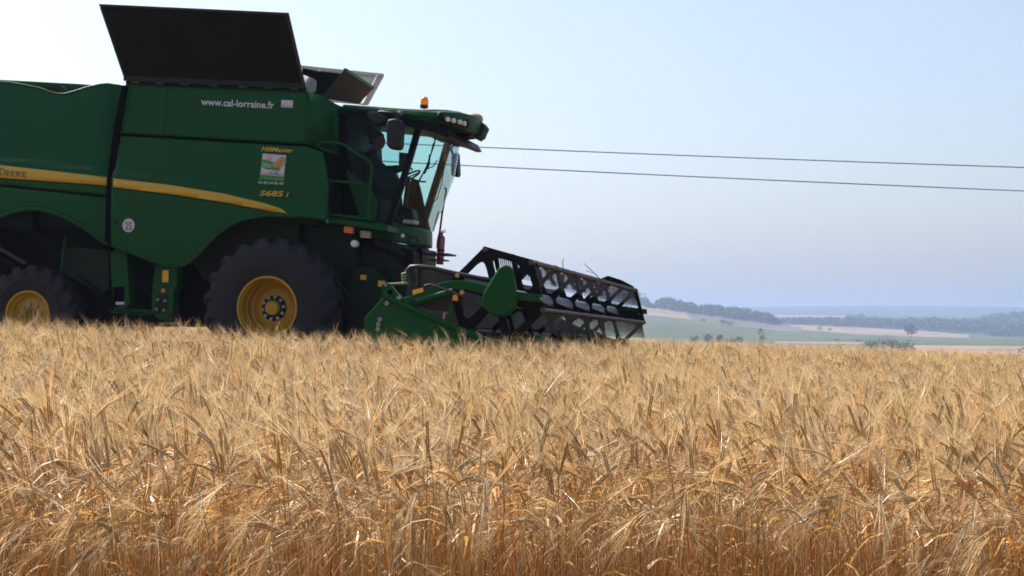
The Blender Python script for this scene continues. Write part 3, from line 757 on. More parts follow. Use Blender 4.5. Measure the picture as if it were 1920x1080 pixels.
# side glass
sg = [P(x, y, -YC) for x, y in [(648, 206), (780, 236), (764, 292), (726, 416), (684, 404), (668, 350), (652, 290)]]
MB().prism([Vector((p.x, -YC + .01, p.z)) for p in sg], (0, .006, 0)).build('side_window', M['glass_side'], cab)
MB().prism([Vector((p.x, YC - .01, p.z)) for p in sg], (0, .006, 0)).build('side_window', M['glass_side'], cab)
rq = [P(x, y, -YC + .03) for x, y in [(650, 207), (716, 222), (708, 268), (664, 290), (652, 290)]]
# windscreen, curved round the front
wsv = []; nu, nv = 20, 8
def ws_pt(u, v):
    t = v / (nv - 1.0)
    A = P(786, 236, -YC).lerp(P(730, 420, -YC), t) if False else None
    if t < 0.3: A = P(786, 236, -YC).lerp(P(770, 292, -YC), t / .3)
    else: A = P(770, 292, -YC).lerp(P(730, 420, -YC), (t - .3) / .7)
    Fp = [P(863, 258, .25), P(853, 330, .25), P(813, 430, .25)]
    B = Fp[0].lerp(Fp[1], t / .42) if t < .42 else Fp[1].lerp(Fp[2], (t - .42) / .58)
    y = -YC + 2 * YC * u / nu
    k = (1 - abs(y / YC) ** 2.6) ** 0.62 if abs(y / YC) < 1 else 0
    return Vector((A.x + (B.x - A.x) * k, y, A.z + (B.z - A.z) * k))
ws = MB(); ws.add([ws_pt(u, v) for v in range(nv) for u in range(nu + 1)], [(v * (nu + 1) + u, v * (nu + 1) + u + 1, (v + 1) * (nu + 1) + u + 1, (v + 1) * (nu + 1) + u) for v in range(nv - 1) for u in range(nu)])
ws.build('windscreen', M['glass'], cab, smooth=80)
# roof
zt = P(748, 205, -1.05).z
def RP(x, y, Y): return P(x, y, Y)
xr0 = P(634, 198, -1.05).x; xn = P(815, 225, -1.05).x
plan = [(xr0, -1.02), (xn - .3, -1.05), (xn, -1.03), (P(836, 225, -.94).x, -.94), (P(862, 230, -.70).x, -.70), (P(886, 235, -.35).x, -.35), (P(902, 238, 0).x, 0)]
plan = plan + [(x, -y) for x, y in plan[::-1][1:]]
def roof_ring(z_of, inset):
    out = []
    for x, y in plan: out.append(Vector((x - inset * (1 if x > xn - .5 else -.3), y * (1 - inset * .9), z_of(x))))
    return out
pz = lambda px, py: P(px, py, -1.05)
zx = [pz(634, 200).x, pz(700, 201).x, pz(748, 206).x, pz(815, 212).x, plan[6][0]]
ztop = [pz(634, 197).z, pz(700, 199).z, pz(748, 205).z, pz(815, 209).z, P(896, 219, 0).z]
zmid = [pz(634, 204).z, pz(700, 207).z, pz(748, 211).z, pz(815, 219).z, P(902, 234, 0).z]
zbot = [pz(634, 211).z, pz(700, 212).z, pz(748, 217).z, pz(815, 229).z, P(898, 251, 0).z]
rings = [roof_ring(lambda x: interp(x, zx, ztop) + .015, .16), roof_ring(lambda x: interp(x, zx, ztop) - .01, .03), roof_ring(lambda x: interp(x, zx, zmid), .0), roof_ring(lambda x: interp(x, zx, zbot), .035), roof_ring(lambda x: interp(x, zx, zbot) - .03, .16)]
n = len(plan); rv = [p for r in rings for p in r]; rfc = []
for i in range(4):
    for k in range(n): rfc.append((i * n + k, i * n + (k + 1) % n, (i + 1) * n + (k + 1) % n, (i + 1) * n + k))
rfc += [tuple(range(n)), tuple(range(4 * n, 5 * n))]
roof = MB().add(rv, rfc).build('roof', M['green'], cab, smooth=35)
rt = MB(); rt.prism([Vector((x * .98 + .02 if x < 1.2 else x - .22, y * .86, interp(x, zx, ztop) + .012)) for x, y in plan], (0, 0, .025)); rt.build('roof_top', M['beige'], roof, bevel=.01)
uv = MB()
uv.prism(PP([(745, 217), (764, 218), (815, 230), (838, 242), (846, 256), (836, 257), (812, 248), (786, 242), (762, 236), (748, 227)], -.97), (0, 1.94, 0)); uv.build('roof_lining', M['black'], roof)
vis = MB()
vis.prism([P(846, 242, -.15), P(880, 244, -.15), P(888, 248, -.15), P(880, 256, -.15), P(858, 257, -.15), P(842, 250, -.15)], (0, .3, 0)); vis.build('front_valance', M['black'], roof, bevel=.01)
sb_ = MB(); sb_.prism(PP([(633, 203.5), (690, 206), (752, 211.5), (752, 222), (690, 214), (633, 212)], -1.075), (0, .08, 0)); sb_.build('roof_side_band', M['black'], roof, bevel=.008)
jt = MB(); jq = P(822, 224, -1.052); jt.box((jq.x - .015, -1.06, jq.z - .08), (jq.x + .015, -1.0, jq.z + .05)); jt.build('roof_joint', M['black'], roof)
# work lamps on the near front corner of the roof
hsg = MB(); pts = [(844, 217), (884, 224), (890, 236), (886, 242), (850, 230), (843, 224)]
YL = [-.98, -.60, -.52, -.56, -.94, -1.0]
def front_at(Y):
    ys = [p[1] for p in plan[:7]]; xs = [p[0] for p in plan[:7]]
    return interp(Y, ys[2:], xs[2:])
lampsY = [-.93, -.83, -.72, -.61]
zl = P(868, 228, -.75).z
hs_ = MB(); hs_.prism([Vector((front_at(y) + .012, y, z)) for y, z in [(-1.0, zl + .09), (-.5, zl + .075), (-.46, zl + .0), (-.5, zl - .065), (-.95, zl - .05), (-1.02, zl + .02)]], (-.05, .03, 0)); hs_.build('lamp_housing', M['black'], roof, bevel=.005)
for y in lampsY:
    ln = MB(); nrm = Vector((.75, -.66, 0)).normalized() if y < -.7 else Vector((.9, -.42, 0)).normalized()
    c = Vector((front_at(y) + .02, y, zl - (y + .93) * .03))
    ln.tube([c - nrm * .03, c + nrm * .012, c + nrm * .02], [.036, .036, .026], 16); ln.build('work_lamp', M['lens'], roof, smooth=40)
for y in (.5, .75):
    ln = MB(); c = Vector((front_at(-y) + .02, y, zl)); ln.tube([c - Vector((.03, 0, 0)), c + Vector((.03, 0, 0))], .044, 14); ln.build('work_lamp', M['lens'], roof, smooth=40)
# beacon and receiver dome
bq = P(795, 203, -.2)
be = empty('beacon', bq, cab)
b = MB(); b.lathe([(.02, -.06), (.02, 0), (.058, .0), (.062, .045), (.0, .045)], (0, 0, 0), 20, axis='z'); b.build('beacon_base', M['plastic'], be, smooth=40)
b = MB(); b.lathe([(.058, .046), (.060, .10), (.055, .135), (.038, .165), (.0, .172)], (0, 0, 0), 20, axis='z'); b.build('beacon_lens', M['amber'], be, smooth=60)
dq = P(889, 222, .15)
d = MB(); d.lathe([(.13, -.06), (.135, .0), (.125, .035), (.09, .062), (.0, .07)], dq, 24, axis='z'); d.build('receiver_dome', M['dome'], cab, smooth=50)
nose = MB(); nose.prism(PP([(896, 226), (903, 229), (910, 238), (906, 246), (902, 256), (893, 262), (888, 245)], .02), (0, .3, 0)); nose.build('front_marker', M['green_dark'], cab, bevel=.015)
# cab body under the windows
lowp = MB(); lowp.prism(PP([(649, 318), (690, 348), (709, 376), (704, 416), (676, 412), (655, 350)], -YC - .06), (0, .05, 0)); lowp.build('door_panel', M['green'], cab, bevel=.01)
FLY = [-.88, -.74, -.5, -.2, .0]
FLX = [P(738, 440, -.88).x, P(757, 440, -.74).x, P(779, 445, -.5).x, P(798, 450, -.2).x, P(806, 450, 0).x]
def floor_front(y): return interp(-abs(y), FLY, FLX)
def front_block(name, zt, zb, mat, back, inset=0.0, bevel=.03, tilt=0.0):
    ys = [-.88, -.81, -.74, -.62, -.5, -.35, -.2, -.1, 0]; ys = ys + [-y for y in ys[::-1][1:]]
    m = MB(); lp = [Vector((back, -.88, 0)), Vector((back, .88, 0))][::1]
    ring = [(back, .88), (back, -.88)] + [(floor_front(y) - inset, y) for y in ys]
    vs = [Vector((x, y, zb(x))) for x, y in ring] + [Vector((x - tilt, y, zt(x))) for x, y in ring]; n = len(ring)
    m.add(vs, [tuple(range(n))[::-1], tuple(range(n, 2 * n))] + [(k, (k + 1) % n, n + (k + 1) % n, n + k) for k in range(n)])
    return m.build(name, mat, cab, smooth=40, bevel=bevel)
zl_ = lambda a, b, Y: (lambda x: interp(x, [P(*a, Y).x, P(*b, Y).x], [P(*a, Y).z, P(*b, Y).z]))
front_block('cab_floor', zl_((664, 405), (740, 421), -.88), zl_((664, 436), (740, 455), -.88), M['green'], P(664, 405, -.88).x, tilt=.02)
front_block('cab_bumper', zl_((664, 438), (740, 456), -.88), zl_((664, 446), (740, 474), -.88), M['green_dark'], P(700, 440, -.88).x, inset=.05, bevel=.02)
fd = MB(); fd.add([Vector((floor_front(y) + .006, y, P(779, yy, -.5).z)) for y, yy in ((-.68, 440), (-.42, 446), (-.36, 462), (-.62, 458))], [(0, 1, 2, 3)]); o = fd.build('floor_recess_shade', M['green_dark'], cab); o.modifiers.new('thickness', 'SOLIDIFY').thickness = .01  # dark patch over the front face, recess shade put into its colour
lq = Vector((floor_front(-.76), -.76, P(755, 442, -.76).z)); ln = MB(); ln.tube([lq - Vector((.02, -.02, 0)), lq + Vector((.015, -.015, 0))], .028, 14); ln.build('marker_lamp', M['lens'], cab)
un = MB(); un.prism(PP([(640, 440), (730, 456), (775, 472), (775, 500), (745, 508), (700, 500), (640, 500)], -.7), (0, 1.3, 0)); un.build('cab_underframe', M['black'], cab, bevel=.02)
un = MB(); un.bar(P(700, 494, -.75), P(745, 505, -.75), .06, .09); un.bar(P(720, 462, -.8), P(760, 478, -.8), .06, .05); un.build('cross_tube', M['green_dark'], cab)
stp = MB(); stp.bar(P(800, 477, -.3), P(848, 478, -.3), .5, .025, up=(0, 0, 1)); stp.bar(P(806, 488, -.3), P(836, 488, -.3), .4, .02); stp.build('service_step', M['plastic'], cab)
# platform with handrail
pf = MB(); pf.prism(PP([(610, 406), (727, 423), (727, 434), (610, 417)], -1.40), (0, .55, 0)); pf.build('platform', M['green'], combine, bevel=.01)
for y in (411, 415.5): MB().lathe([(.014, -.01), (.014, .02)], P(614, y, -1.41), 8).build('platform_bolt', M['white'], combine)
hr = MB(); Yh = -1.42
def tb(pts, r=.02): hr.tube(PP(pts, Yh), r, 8)
tb([(596, 285), (597, 274), (602, 268), (610, 266.5), (634, 268), (646, 272), (670, 288), (688, 300), (695, 306), (697, 315), (694, 350), (691, 412)])
tb([(610, 338), (695, 346.5)]); tb([(613, 401), (691, 411)]); tb([(609, 338), (616, 412)])
hr.build('handrail', M['green'], combine, smooth=60)
lb = MB(); lb.prism(PP([(645, 424), (662, 426), (661, 438), (644, 436)], -1.36), (0, .08, 0)); lb.build('turn_lamp', M['orange'], combine, bevel=.006)
lb = MB(); lb.prism(PP([(676, 432), (694, 434), (693, 447), (675, 445)], -1.32), (0, .08, 0)); lb.build('marker_plate', M['beige'], combine, bevel=.006)
lb = MB(); lb.lathe([(.0, -.05), (.05, -.035), (.055, 0), (.05, .06)], P(665, 457, -1.3), 16); lb.build('round_lamp', M['lens'], combine, smooth=50)
# mirrors
mr_ = empty('mirror', P(738, 250, -1.5), combine); mo = P(738, 250, -1.5)
def loc(pts, Y, o): return [P(x, y, Y) - o for x, y in pts]
MB().prism(loc([(727, 223), (745, 221), (751, 226), (752, 240), (750, 276), (744, 280), (730, 278), (724, 272), (724, 230)], -1.5, mo), (0, .22, 0)).build('mirror_housing', M['plastic'], mr_, bevel=.03, smooth=50)
MB().tube([P(710, 211, -1.35) - mo, P(714, 209.5, -1.4) - mo, P(746, 213, -1.45) - mo, P(747, 224, -1.45) - mo], .022, 8).build('mirror_arm', M['plastic'], mr_, smooth=60)
MB().tube([P(752, 212, -1.1) - mo, P(745, 218, -1.45) - mo], .05, 8).build('mirror_joint', M['plastic'], mr_, smooth=60)
m2o = P(705, 221, -1.35); m2 = empty('mirror', m2o, combine)
MB().prism(loc([(690, 208), (703, 209), (721, 219), (724, 226), (716, 234), (706, 234), (690, 224), (686, 216)], -1.35, m2o), (0, .2, 0)).build('mirror_housing', M['plastic'], m2, bevel=.03, smooth=50)
m3o = P(851, 310, 1.3); m3 = empty('mirror', m3o, combine)
MB().prism(loc([(846, 290), (857, 285), (859, 327), (856, 331), (845, 329)], 1.3, m3o), (0, .2, 0)).build('mirror_housing', M['plastic'], m3, bevel=.02)
MB().tube([P(846, 280, 1.3) - m3o, P(850, 292, 1.35) - m3o], .02, 8).build('mirror_arm', M['plastic'], m3)
# far ladder rail, wipers
rl = MB(); rl.tube(PP([(823, 447), (829, 400), (836, 362), (836, 354), (833, 353)], .95), .016, 8); rl.tube(PP([(812, 434), (822, 398), (829, 398)], .95), .013, 8); rl.build('ladder_rail', M['black'], combine, smooth=60)
wp = MB(); Yw = -.55
wp.tube(PP([(816, 254), (815, 268), (800, 312), (782, 347)], Yw), .012, 6); wp.tube(PP([(813, 268), (805, 300), (796, 320), (777, 353)], Yw), .010, 6)
wp.tube(PP([(776, 352), (768, 372)], Yw), .02, 6); wp.tube(PP([(806, 290), (804, 310), (795, 326)], Yw), .016, 6); wp.tube(PP([(798, 318), (812, 312), (820, 300)], Yw), .008, 6); wp.tube(PP([(780, 340), (799, 341)], Yw), .012, 6)
wp.build('wiper', M['black'], cab, smooth=60)
w2 = MB(); w2.tube(PP([(866, 250), (855, 268), (840, 285), (830, 292)], .1), .014, 6); w2.tube(PP([(845, 275), (832, 288)], .1), .02, 6); w2.build('wiper', M['black'], cab, smooth=60)
# far side door handle loop seen through the screen
hd = MB(); hd.tube(PP([(829, 311), (832, 318), (828, 345), (820, 372), (812, 380), (808, 376), (815, 350), (824, 318), (829, 311)], .7), .008, 6); hd.build('grab_handle', M['black'], cab, smooth=60)
# interior
it = MB(); it.prism(PP([(767, 345), (773, 334), (783, 337), (789, 360), (795, 388), (806, 432), (742, 430)], .72), (0, .06, 0)); it.build('far_trim', M['brown_trim'], cab)
it = MB(); it.prism(PP([(708, 372), (738, 378), (730, 418), (704, 414)], -.7), (0, .05, 0)); it.build('near_trim', M['brown_trim'], cab)
rwall = MB(); q0 = P(640, 205, -.8); q1 = P(672, 404, -.8)
rwall.prism([P(634, 204, -.8), P(650, 206, -.8), P(654, 285, -.8), P(668, 345, -.8), P(690, 410, -.8), P(640, 410, -.8)], (0, 1.6, 0)); rwall.build('rear_wall', M['black'], cab)
rwin = MB(); rwin.prism(PP([(652, 208), (694, 218), (698, 240), (690, 262), (684, 286), (660, 300), (654, 285)], .2), (0, .01, 0)); rwin.build('rear_window', M['glass_dark'], cab)
st = MB()
st.prism(PP([(682, 286), (697, 288), (708, 352), (735, 356), (738, 372), (690, 372)], -.26), (0, .52, 0)); st.prism(PP([(693, 372), (732, 372), (738, 416), (684, 410)], -.22), (0, .44, 0)); st.build('seat', M['seat'], cab, bevel=.04)
st = MB(); st.prism(PP([(654, 312), (676, 312), (686, 360), (684, 400), (668, 396), (655, 350)], -.3), (0, .4, 0)); st.build('buddy_seat', M['seat'], cab, bevel=.03)
cn = MB(); cn.prism(PP([(698, 316), (738, 322), (750, 350), (744, 376), (706, 376)], -.50), (0, .2, 0)); cn.build('armrest_console', M['plastic'], cab, bevel=.02)
mon = MB(); mon.prism(PP([(748, 285), (764, 287), (762, 322), (747, 320)], -.42), (0, .05, 0)); mon.build('monitor', M['plastic'], cab, bevel=.008)
mon = MB(); mon.tube(PP([(757, 320), (752, 350)], -.40), .02, 8); mon.build('monitor_arm', M['plastic'], cab)
sw = MB(); swc = P(766, 332, -.02)
tilt = Matrix.Rotation(math.radians(-32), 3, 'Y')
ringp = [swc + tilt @ Vector((.19 * math.cos(t), .19 * math.sin(t), 0)) for t in np.linspace(0, 2 * math.pi, 25)]
sw.tube(ringp, .014, 8)
for t in (0.5, 2.6, 4.7): sw.tube([swc, swc + tilt @ Vector((.19 * math.cos(t), .19 * math.sin(t), 0))], .01, 6)
sw.tube([swc, P(760, 380, -.02), P(766, 420, -.02)], .035, 10); sw.build('steering_wheel', M['plastic'], cab, smooth=60)
pd = MB(); pd.prism(PP([(752, 384), (772, 392), (776, 410), (772, 418), (752, 410)], -.1), (0, .3, 0)); pd.build('pedal_box', M['plastic'], cab, bevel=.02)
pc = MB(); pc.prism(PP([(756, 411), (778, 413), (776, 420), (754, 418)], -.55), (0, .25, 0)); pc.build('cooler_box', M['lens'], cab, bevel=.01)

# ---- feeder house
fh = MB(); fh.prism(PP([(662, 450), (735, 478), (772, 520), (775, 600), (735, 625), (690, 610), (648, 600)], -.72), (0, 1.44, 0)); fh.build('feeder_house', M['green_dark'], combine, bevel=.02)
for q_ in ([(676, 515), (687, 516), (686, 525), (675, 524)], [(709, 526), (722, 527), (721, 538), (708, 537)]): MB().prism(PP(q_, -1.012), (0, .008, 0)).build('warning_sticker', M['warn'], combine)
col_ = MB(); col_.box((P(745, 500, 0).x, -.3, 1.4), (P(800, 500, 0).x, .5, 2.0)); col_.build('feeder_mount', M['black'], combine)
ff = MB(); ff.prism(PP([(640, 500), (700, 500), (735, 540), (735, 625), (640, 625)], -1.0), (0, .3, 0)); ff.build('front_guard', M['green_dark'], combine, bevel=.02)

# ------------------------------------------------------------------ header (cutting platform)
YN, YF = -4.80, 4.80
header = empty('header', (0, 0, 0), combine)
bt = P(783, 505, -4.7)
back = MB(); back.prism([(bt.x - .05, YN + .1, bt.z), (bt.x + .0, YN + .1, bt.z + .02), (bt.x + .12, YN + .1, .3), (bt.x + .05, YN + .1, .3)], (0, YF - YN - .2, 0))
back.prism([(bt.x - .2, YN + .12, .32), (bt.x + 1.0, YN + .12, .24), (bt.x + 1.0, YN + .12, .20), (bt.x - .2, YN + .12, .25)], (0, YF - YN - .24, 0))
back.build('back_sheet', M['sheet'], header)
nb_ = MB(); nb_.prism(PP([(780, 505), (764, 525), (760, 560), (800, 580), (870, 590), (870, 519)], -4.62), (0, .05, 0)); nb_.build('inner_end_sheet', M['sheet'], header)
beam = MB(); beam.tube([(bt.x - .08, YN + .1, bt.z - .1), (bt.x - .08, YF - .1, bt.z - .1)], .08, 12); beam.box((bt.x - .22, YN + .1, .3), (bt.x - .08, YF - .1, .5)); beam.build('frame_beam', M['green_header'], header, smooth=40)
def end_panel(Y, th):
    e = MB(); e.prism([Vector((p.x, Y, p.z)) for p in PP([(682, 598), (722, 552), (752, 566), (800, 589), (850, 613), (905, 638), (1000, 668), (960, 690), (700, 690), (688, 640)], YN)], (0, th, 0))
    return e.build('end_panel', M['green'], header, bevel=.012)
ep = end_panel(YN, .06); end_panel(YF, -.06)
br = MB(); br.prism(PP([(715, 535), (722, 529), (731, 532), (740, 545), (752, 556), (756, 562), (752, 572), (735, 566), (716, 554)], YN - .03), (0, .08, 0)); br.build('arm_bracket', M['green_header'], header, bevel=.01)
ho = MB(); ho.tube([P(732, 548, YN - .035), P(732, 548, YN)], .035, 14); ho.build('bracket_hole_dark', M['black_gap'], header)  # solid black disc, the darkness of a hole put into its colour
MB().tube([P(748, 558, YN - .05), P(748, 558, YN)], .028, 12).build('pivot_pin', M['steel'], header, smooth=40)
MB().tube([P(723, 534, YN - .05), P(723, 534, YN)], .02, 12).build('pivot_pin', M['steel'], header, smooth=40)
rl = MB(); rl.tube(PP([(718, 552), (760, 574), (830, 604), (905, 637)], YN - .04), .035, 10); rl.build('end_rail', M['green_header'], header, smooth=50)
for x, y in [(713, 599), (710, 608), (709, 617), (726, 569), (756, 574), (808, 594)]: MB().lathe([(.028, -.02), (.028, .02)], P(x, y, YN), 10).build('end_panel_bolt', M['steel'], header, smooth=40)
# crop dividers
for Y, s in ((YN, 1), (YF, -1)):
    dv = MB(); pts = PP([(872, 620), (880, 616), (905, 630), (960, 648), (1028, 668), (960, 672), (880, 660)], YN)
    dv.prism([Vector((p.x, Y - .02 * s, p.z)) for p in pts], (0, .14 * s, 0)); dv.build('crop_divider', M['green_header'], header, bevel=.02)
dt = MB(); dt.prism(PP([(1001, 629), (1010, 627), (1023, 634), (1026, 642), (1016, 646), (1001, 640)], YN), (0, .12, 0)); dt.build('divider_tip', M['green_header'], header, bevel=.03)
ds_ = MB(); ds_.prism(PP([(861, 622), (870, 619), (876, 622), (868, 630)], YN - .05), (0, .01, 0)); ds_.build('reflector', M['warn'], header)
# reel arms, near and far
arm_top = [(752, 560), (775, 553), (800, 543), (828, 529.5), (850, 526), (875, 526), (905, 533), (955, 545), (1018, 553)]
arm_bot = [(1018, 568), (955, 562), (905, 551), (872, 544), (850, 544), (832, 548), (800, 558), (775, 566), (756, 572)]
for Y in (YN - .02, YF - .06):
    ar = MB(); ar.prism([Vector((p.x, Y, p.z)) for p in PP(arm_top + arm_bot, YN)], (0, .09, 0)); ar.build('reel_arm', M['green_header'], header, bevel=.012)
pn = MB(); pn.tube([P(1015, 560, YN - .04), P(1015, 560, YN)], .02, 10); pn.build('arm_pin', M['steel'], header)
ws_ = MB(); ws_.prism(PP([(773, 544), (793, 539), (794, 547), (774, 553)], YN - .028), (0, .006, 0)); ws_.build('warning_sticker', M['warn'], header)
cy = MB(); cy.tube(PP([(781, 566), (850, 546)], YN - .02), .045, 12); cy.build('lift_cylinder', M['green_header'], header, smooth=40)
cy = MB(); cy.tube(PP([(776, 560), (848, 540)], YN - .0), .02, 10); cy.build('cylinder_rod', M['ochre'], header, smooth=40)
cy = MB(); cy.tube(PP([(842, 615), (846, 580)], YN - .0), .032, 10); cy.tube(PP([(846, 582), (849, 572)], YN), .025, 10); cy.build('lift_cylinder', M['green_header'], header, smooth=40)
cy = MB(); cy.prism(PP([(849, 553), (858, 552), (857, 564), (848, 563)], YN - .03), (0, .05, 0)); cy.build('reflector', M['warn'], header)
MB().tube(PP([(831, 600), (835, 585), (839, 588)], YN), .018, 8).build('valve', M['steel'], header, smooth=40)
MB().tube(PP([(807, 598), (808, 592)], YN), .02, 8).build('valve', M['steel'], header, smooth=40)
hs1 = MB()
hs1.tube(PP([(774, 541), (772, 530), (764, 518), (763, 507), (770, 500), (785, 499), (812, 502), (850, 511), (900, 521), (925, 525)], YN + .1), .024, 8)
hs1.tube(PP([(763, 510), (772, 504), (800, 503), (855, 514), (920, 527)], YN + .16), .022, 8)
hs1.tube(PP([(796, 536), (806, 533), (818, 537), (850, 548), (900, 570), (925, 586)], YN - .08), .013, 8)
hs1.tube(PP([(770, 540), (766, 525), (764, 512)], YN + .05), .02, 8)
hs1.build('hose', M['hose'], header, smooth=60)
for x, y in [(857, 516), (866, 548)]: MB().tube([P(x, y, YN - .12), P(x, y, YN)], .028, 8).build('hose_clamp', M['ochre'], header)
for k in range(4): MB().tube(PP([(753 + k * .5, 515 + 5 * k), (762, 512 + 5 * k)], YN + .05), .018, 8).build('coupling', M['coupling'], header, smooth=50)
MB().tube(PP([(728, 533), (766, 531)], YN + .02), .016, 8).build('hydraulic_pipe', M['coupling'], header, smooth=50)
kn = MB(); kx = P(1000, 640, YN).x; kn.box((kx - .1, YN + .1, .22), (kx + .02, YF - .1, .27)); kn.build('cutter_bar', M['steel'], header)
for Y0, Y1 in ((YN + .15, -.8), (.8, YF - .15)):
    pass
ag = MB(); axx, azz = bt.x + .42, .62
ag.tube([(axx, YN + .12, azz), (axx, YF - .12, azz)], .20, 20)
fv = []; ff_ = []; N_ = 360
for i in range(N_ + 1):
    y = YN + .15 + (YF - YN - .3) * i / N_; hand = 1 if y < 0 else -1; t = hand * y * 2 * math.pi / .55
    for r in (.19, .31): fv.append((axx + r * math.cos(t), y, azz + r * math.sin(t)))
    if i: ff_.append((2 * i - 2, 2 * i - 1, 2 * i + 1, 2 * i))
ag.add(fv, ff_); ag.build('auger', M['green_dark'], header, smooth=40)

# ---- reel
RC = P(931, 556, -4.65)
RTILT = -.0065
reel = empty('reel', (RC.x, 0, RC.z + 4.65 * RTILT), combine)
reel.rotation_euler = (RTILT, 0, 0)
RR = 0.575
ANG = [math.radians(48 + 60 * k) for k in range(6)]
YA, YB = -4.62, 4.62
def spider(Y, th, hole, R, ang0=None, name='spider', mat='black', off=(0, 0), hub=.09):
    mb = MB()
    for k in range(6):
        a, b = ANG[k], ANG[(k + 1) % 6]
        o = Vector((0, 0)); v1 = Vector((R * math.cos(a), R * math.sin(a))); v2 = Vector((R * math.cos(b), R * math.sin(b)))
        c = (o + v1 + v2) / 3 * 1.06
        outer = []; inner = []
        tri = [o, v1, v2]
        def inset(d):
            ln = []
            for e in range(3):
                p, q2 = tri[e], tri[(e + 1) % 3]; nv = Vector((-(q2 - p).y, (q2 - p).x)).normalized()
                ln.append((p + nv * d[e], (q2 - p).normalized()))
            out = []
            for e in range(3):
                (p1, d1), (p2, d2) = ln[e - 1], ln[e]
                t = ((p2 - p1).x * d2.y - (p2 - p1).y * d2.x) / (d1.x * d2.y - d1.y * d2.x)
                out.append(p1 + d1 * t)
            return out
        tin = inset((hole, hole * 2.0, hole))
        for e in range(3):
            for i in range(8):
                outer.append(tri[e].lerp(tri[(e + 1) % 3], i / 8)); inner.append(tin[e].lerp(tin[(e + 1) % 3], i / 8))
        for _ in range(5): inner = [inner[i - 1] * .25 + inner[i] * .5 + inner[(i + 1) % 24] * .25 for i in range(24)]
        n = len(outer)
        def v3(p, y): return (p.x + off[0], y, p.y + off[1])
        vs = [v3(p, Y - th / 2) for p in outer] + [v3(p, Y - th / 2) for p in inner] + [v3(p, Y + th / 2) for p in outer] + [v3(p, Y + th / 2) for p in inner]
        fs = []
        for i in range(n):
            j = (i + 1) % n
            fs += [(i, j, n + j, n + i), (2 * n + i, 2 * n + j, 3 * n + j, 3 * n + i), (n + i, n + j, 3 * n + j, 3 * n + i)]
            if 8 <= i < 16: fs.append((i, j, 2 * n + j, 2 * n + i))
        mb.add(vs, fs)
    mb.lathe([(hub + .05, Y - th), (hub + .05, Y + th)], (off[0], 0, off[1]), 24)
    return mb.build(name, M[mat], reel)
spider(YA, .03, .043, RR + .035, name='end_plate')
spider(YB, .03, .030, RR + .03, name='end_plate')
def arms(Y, off=(0, 0), R=RR, w=.062, name='spider'):
    mb = MB()
    for k in range(6):
        a = ANG[k]; d = Vector((math.cos(a), 0, math.sin(a))); t = Vector((-math.sin(a), 0, math.cos(a)))
        c = Vector((off[0], Y, off[1]))
        p = [c + d * .08 + t * w * .9, c + d * R * .62 + t * w * .42, c + d * R + t * .035, c + d * R - t * .035, c + d * R * .62 - t * w * .42, c + d * .08 - t * w * .9]
        mb.prism([x - Vector((0, .012, 0)) for x in p], (0, .024, 0))
        a2 = ANG[(k + 1) % 6]; m1 = c + d * R * .62; m2 = c + Vector((math.cos(a2), 0, math.sin(a2))) * R * .62
    mb.lathe([(.15, Y - .03), (.15, Y + .03)], (off[0], 0, off[1]), 20)
    return mb.build(name, M['black'], reel)
for k in range(1, 6): arms(YA + (YB - YA) * k / 6)
arms(YA + .12, off=(.06, .03), R=RR * .93, w=.045, name='cam_spider')
tb_ = MB(); tb_.tube([(0, YA, 0), (0, YB, 0)], .115, 24); tb_.build('reel_tube', M['tube_grey'], reel, smooth=40)
for k in range(6):
    a = ANG[k]; bx, bz = RR * math.cos(a), RR * math.sin(a)
    bt_ = MB(); bt_.tube([(bx, YA - .03, bz), (bx, YB + .12, bz)], .026, 10)
    for i in range(7):
        y = YA + (YB - YA) * i / 6; bt_.tube([(bx, y - .04, bz), (bx, y + .04, bz)], .034, 8)
    bo = bt_.build('bat', M['bat'], reel, smooth=40)
    tn = MB(); y = YA + .06
    while y < YB - .02:
        tn.tube([(bx, y, bz), (bx - .01, y, bz - .06), (bx + .015, y, bz - .17), (bx + .05, y, bz - .27)], [.010, .009, .008, .005], 4)
        tn.lathe([(.032, y - .012), (.032, y + .012)], (bx, 0, bz), 6)
        y += .115
    tn.build('tine_row', M['tine'], bo, smooth=60)
# gear cover in front of the near end plate
tc_ = MB(); ca, cb = P(936, 561, YN - .1), P(946, 513, YN - .1)
ra = 0.205; rb_ = 0.10
dd = (cb - ca); dl = dd.length; base = math.atan2(dd.z, dd.x); al = math.acos((ra - rb_) / dl)
loop = [ca + Vector((ra * math.cos(t), 0, ra * math.sin(t))) for t in np.linspace(base + al, base + 2 * math.pi - al, 26)]
loop += [cb + Vector((rb_ * math.cos(t), 0, rb_ * math.sin(t))) for t in np.linspace(base - al, base + al, 14)]
tc_.prism(loop, (0, .11, 0)); tc_.build('gear_cover', M['green_header'], header, bevel=.025, smooth=50)
# far end shield and far arm bracket
fe = MB(); fe.prism(PP([(1122, 524), (1140, 517), (1165, 525), (1188, 537), (1188, 550), (1165, 542), (1140, 534), (1124, 532)], 4.7), (0, .06, 0)); o = fe.build('far_shield', M['black'], header)
fe = MB(); fe.prism(PP([(1100, 576), (1185, 582), (1196, 586), (1201, 596), (1196, 602), (1100, 598)], 4.72), (0, .08, 0)); fe.build('far_arm_housing', M['black'], header, bevel=.02)

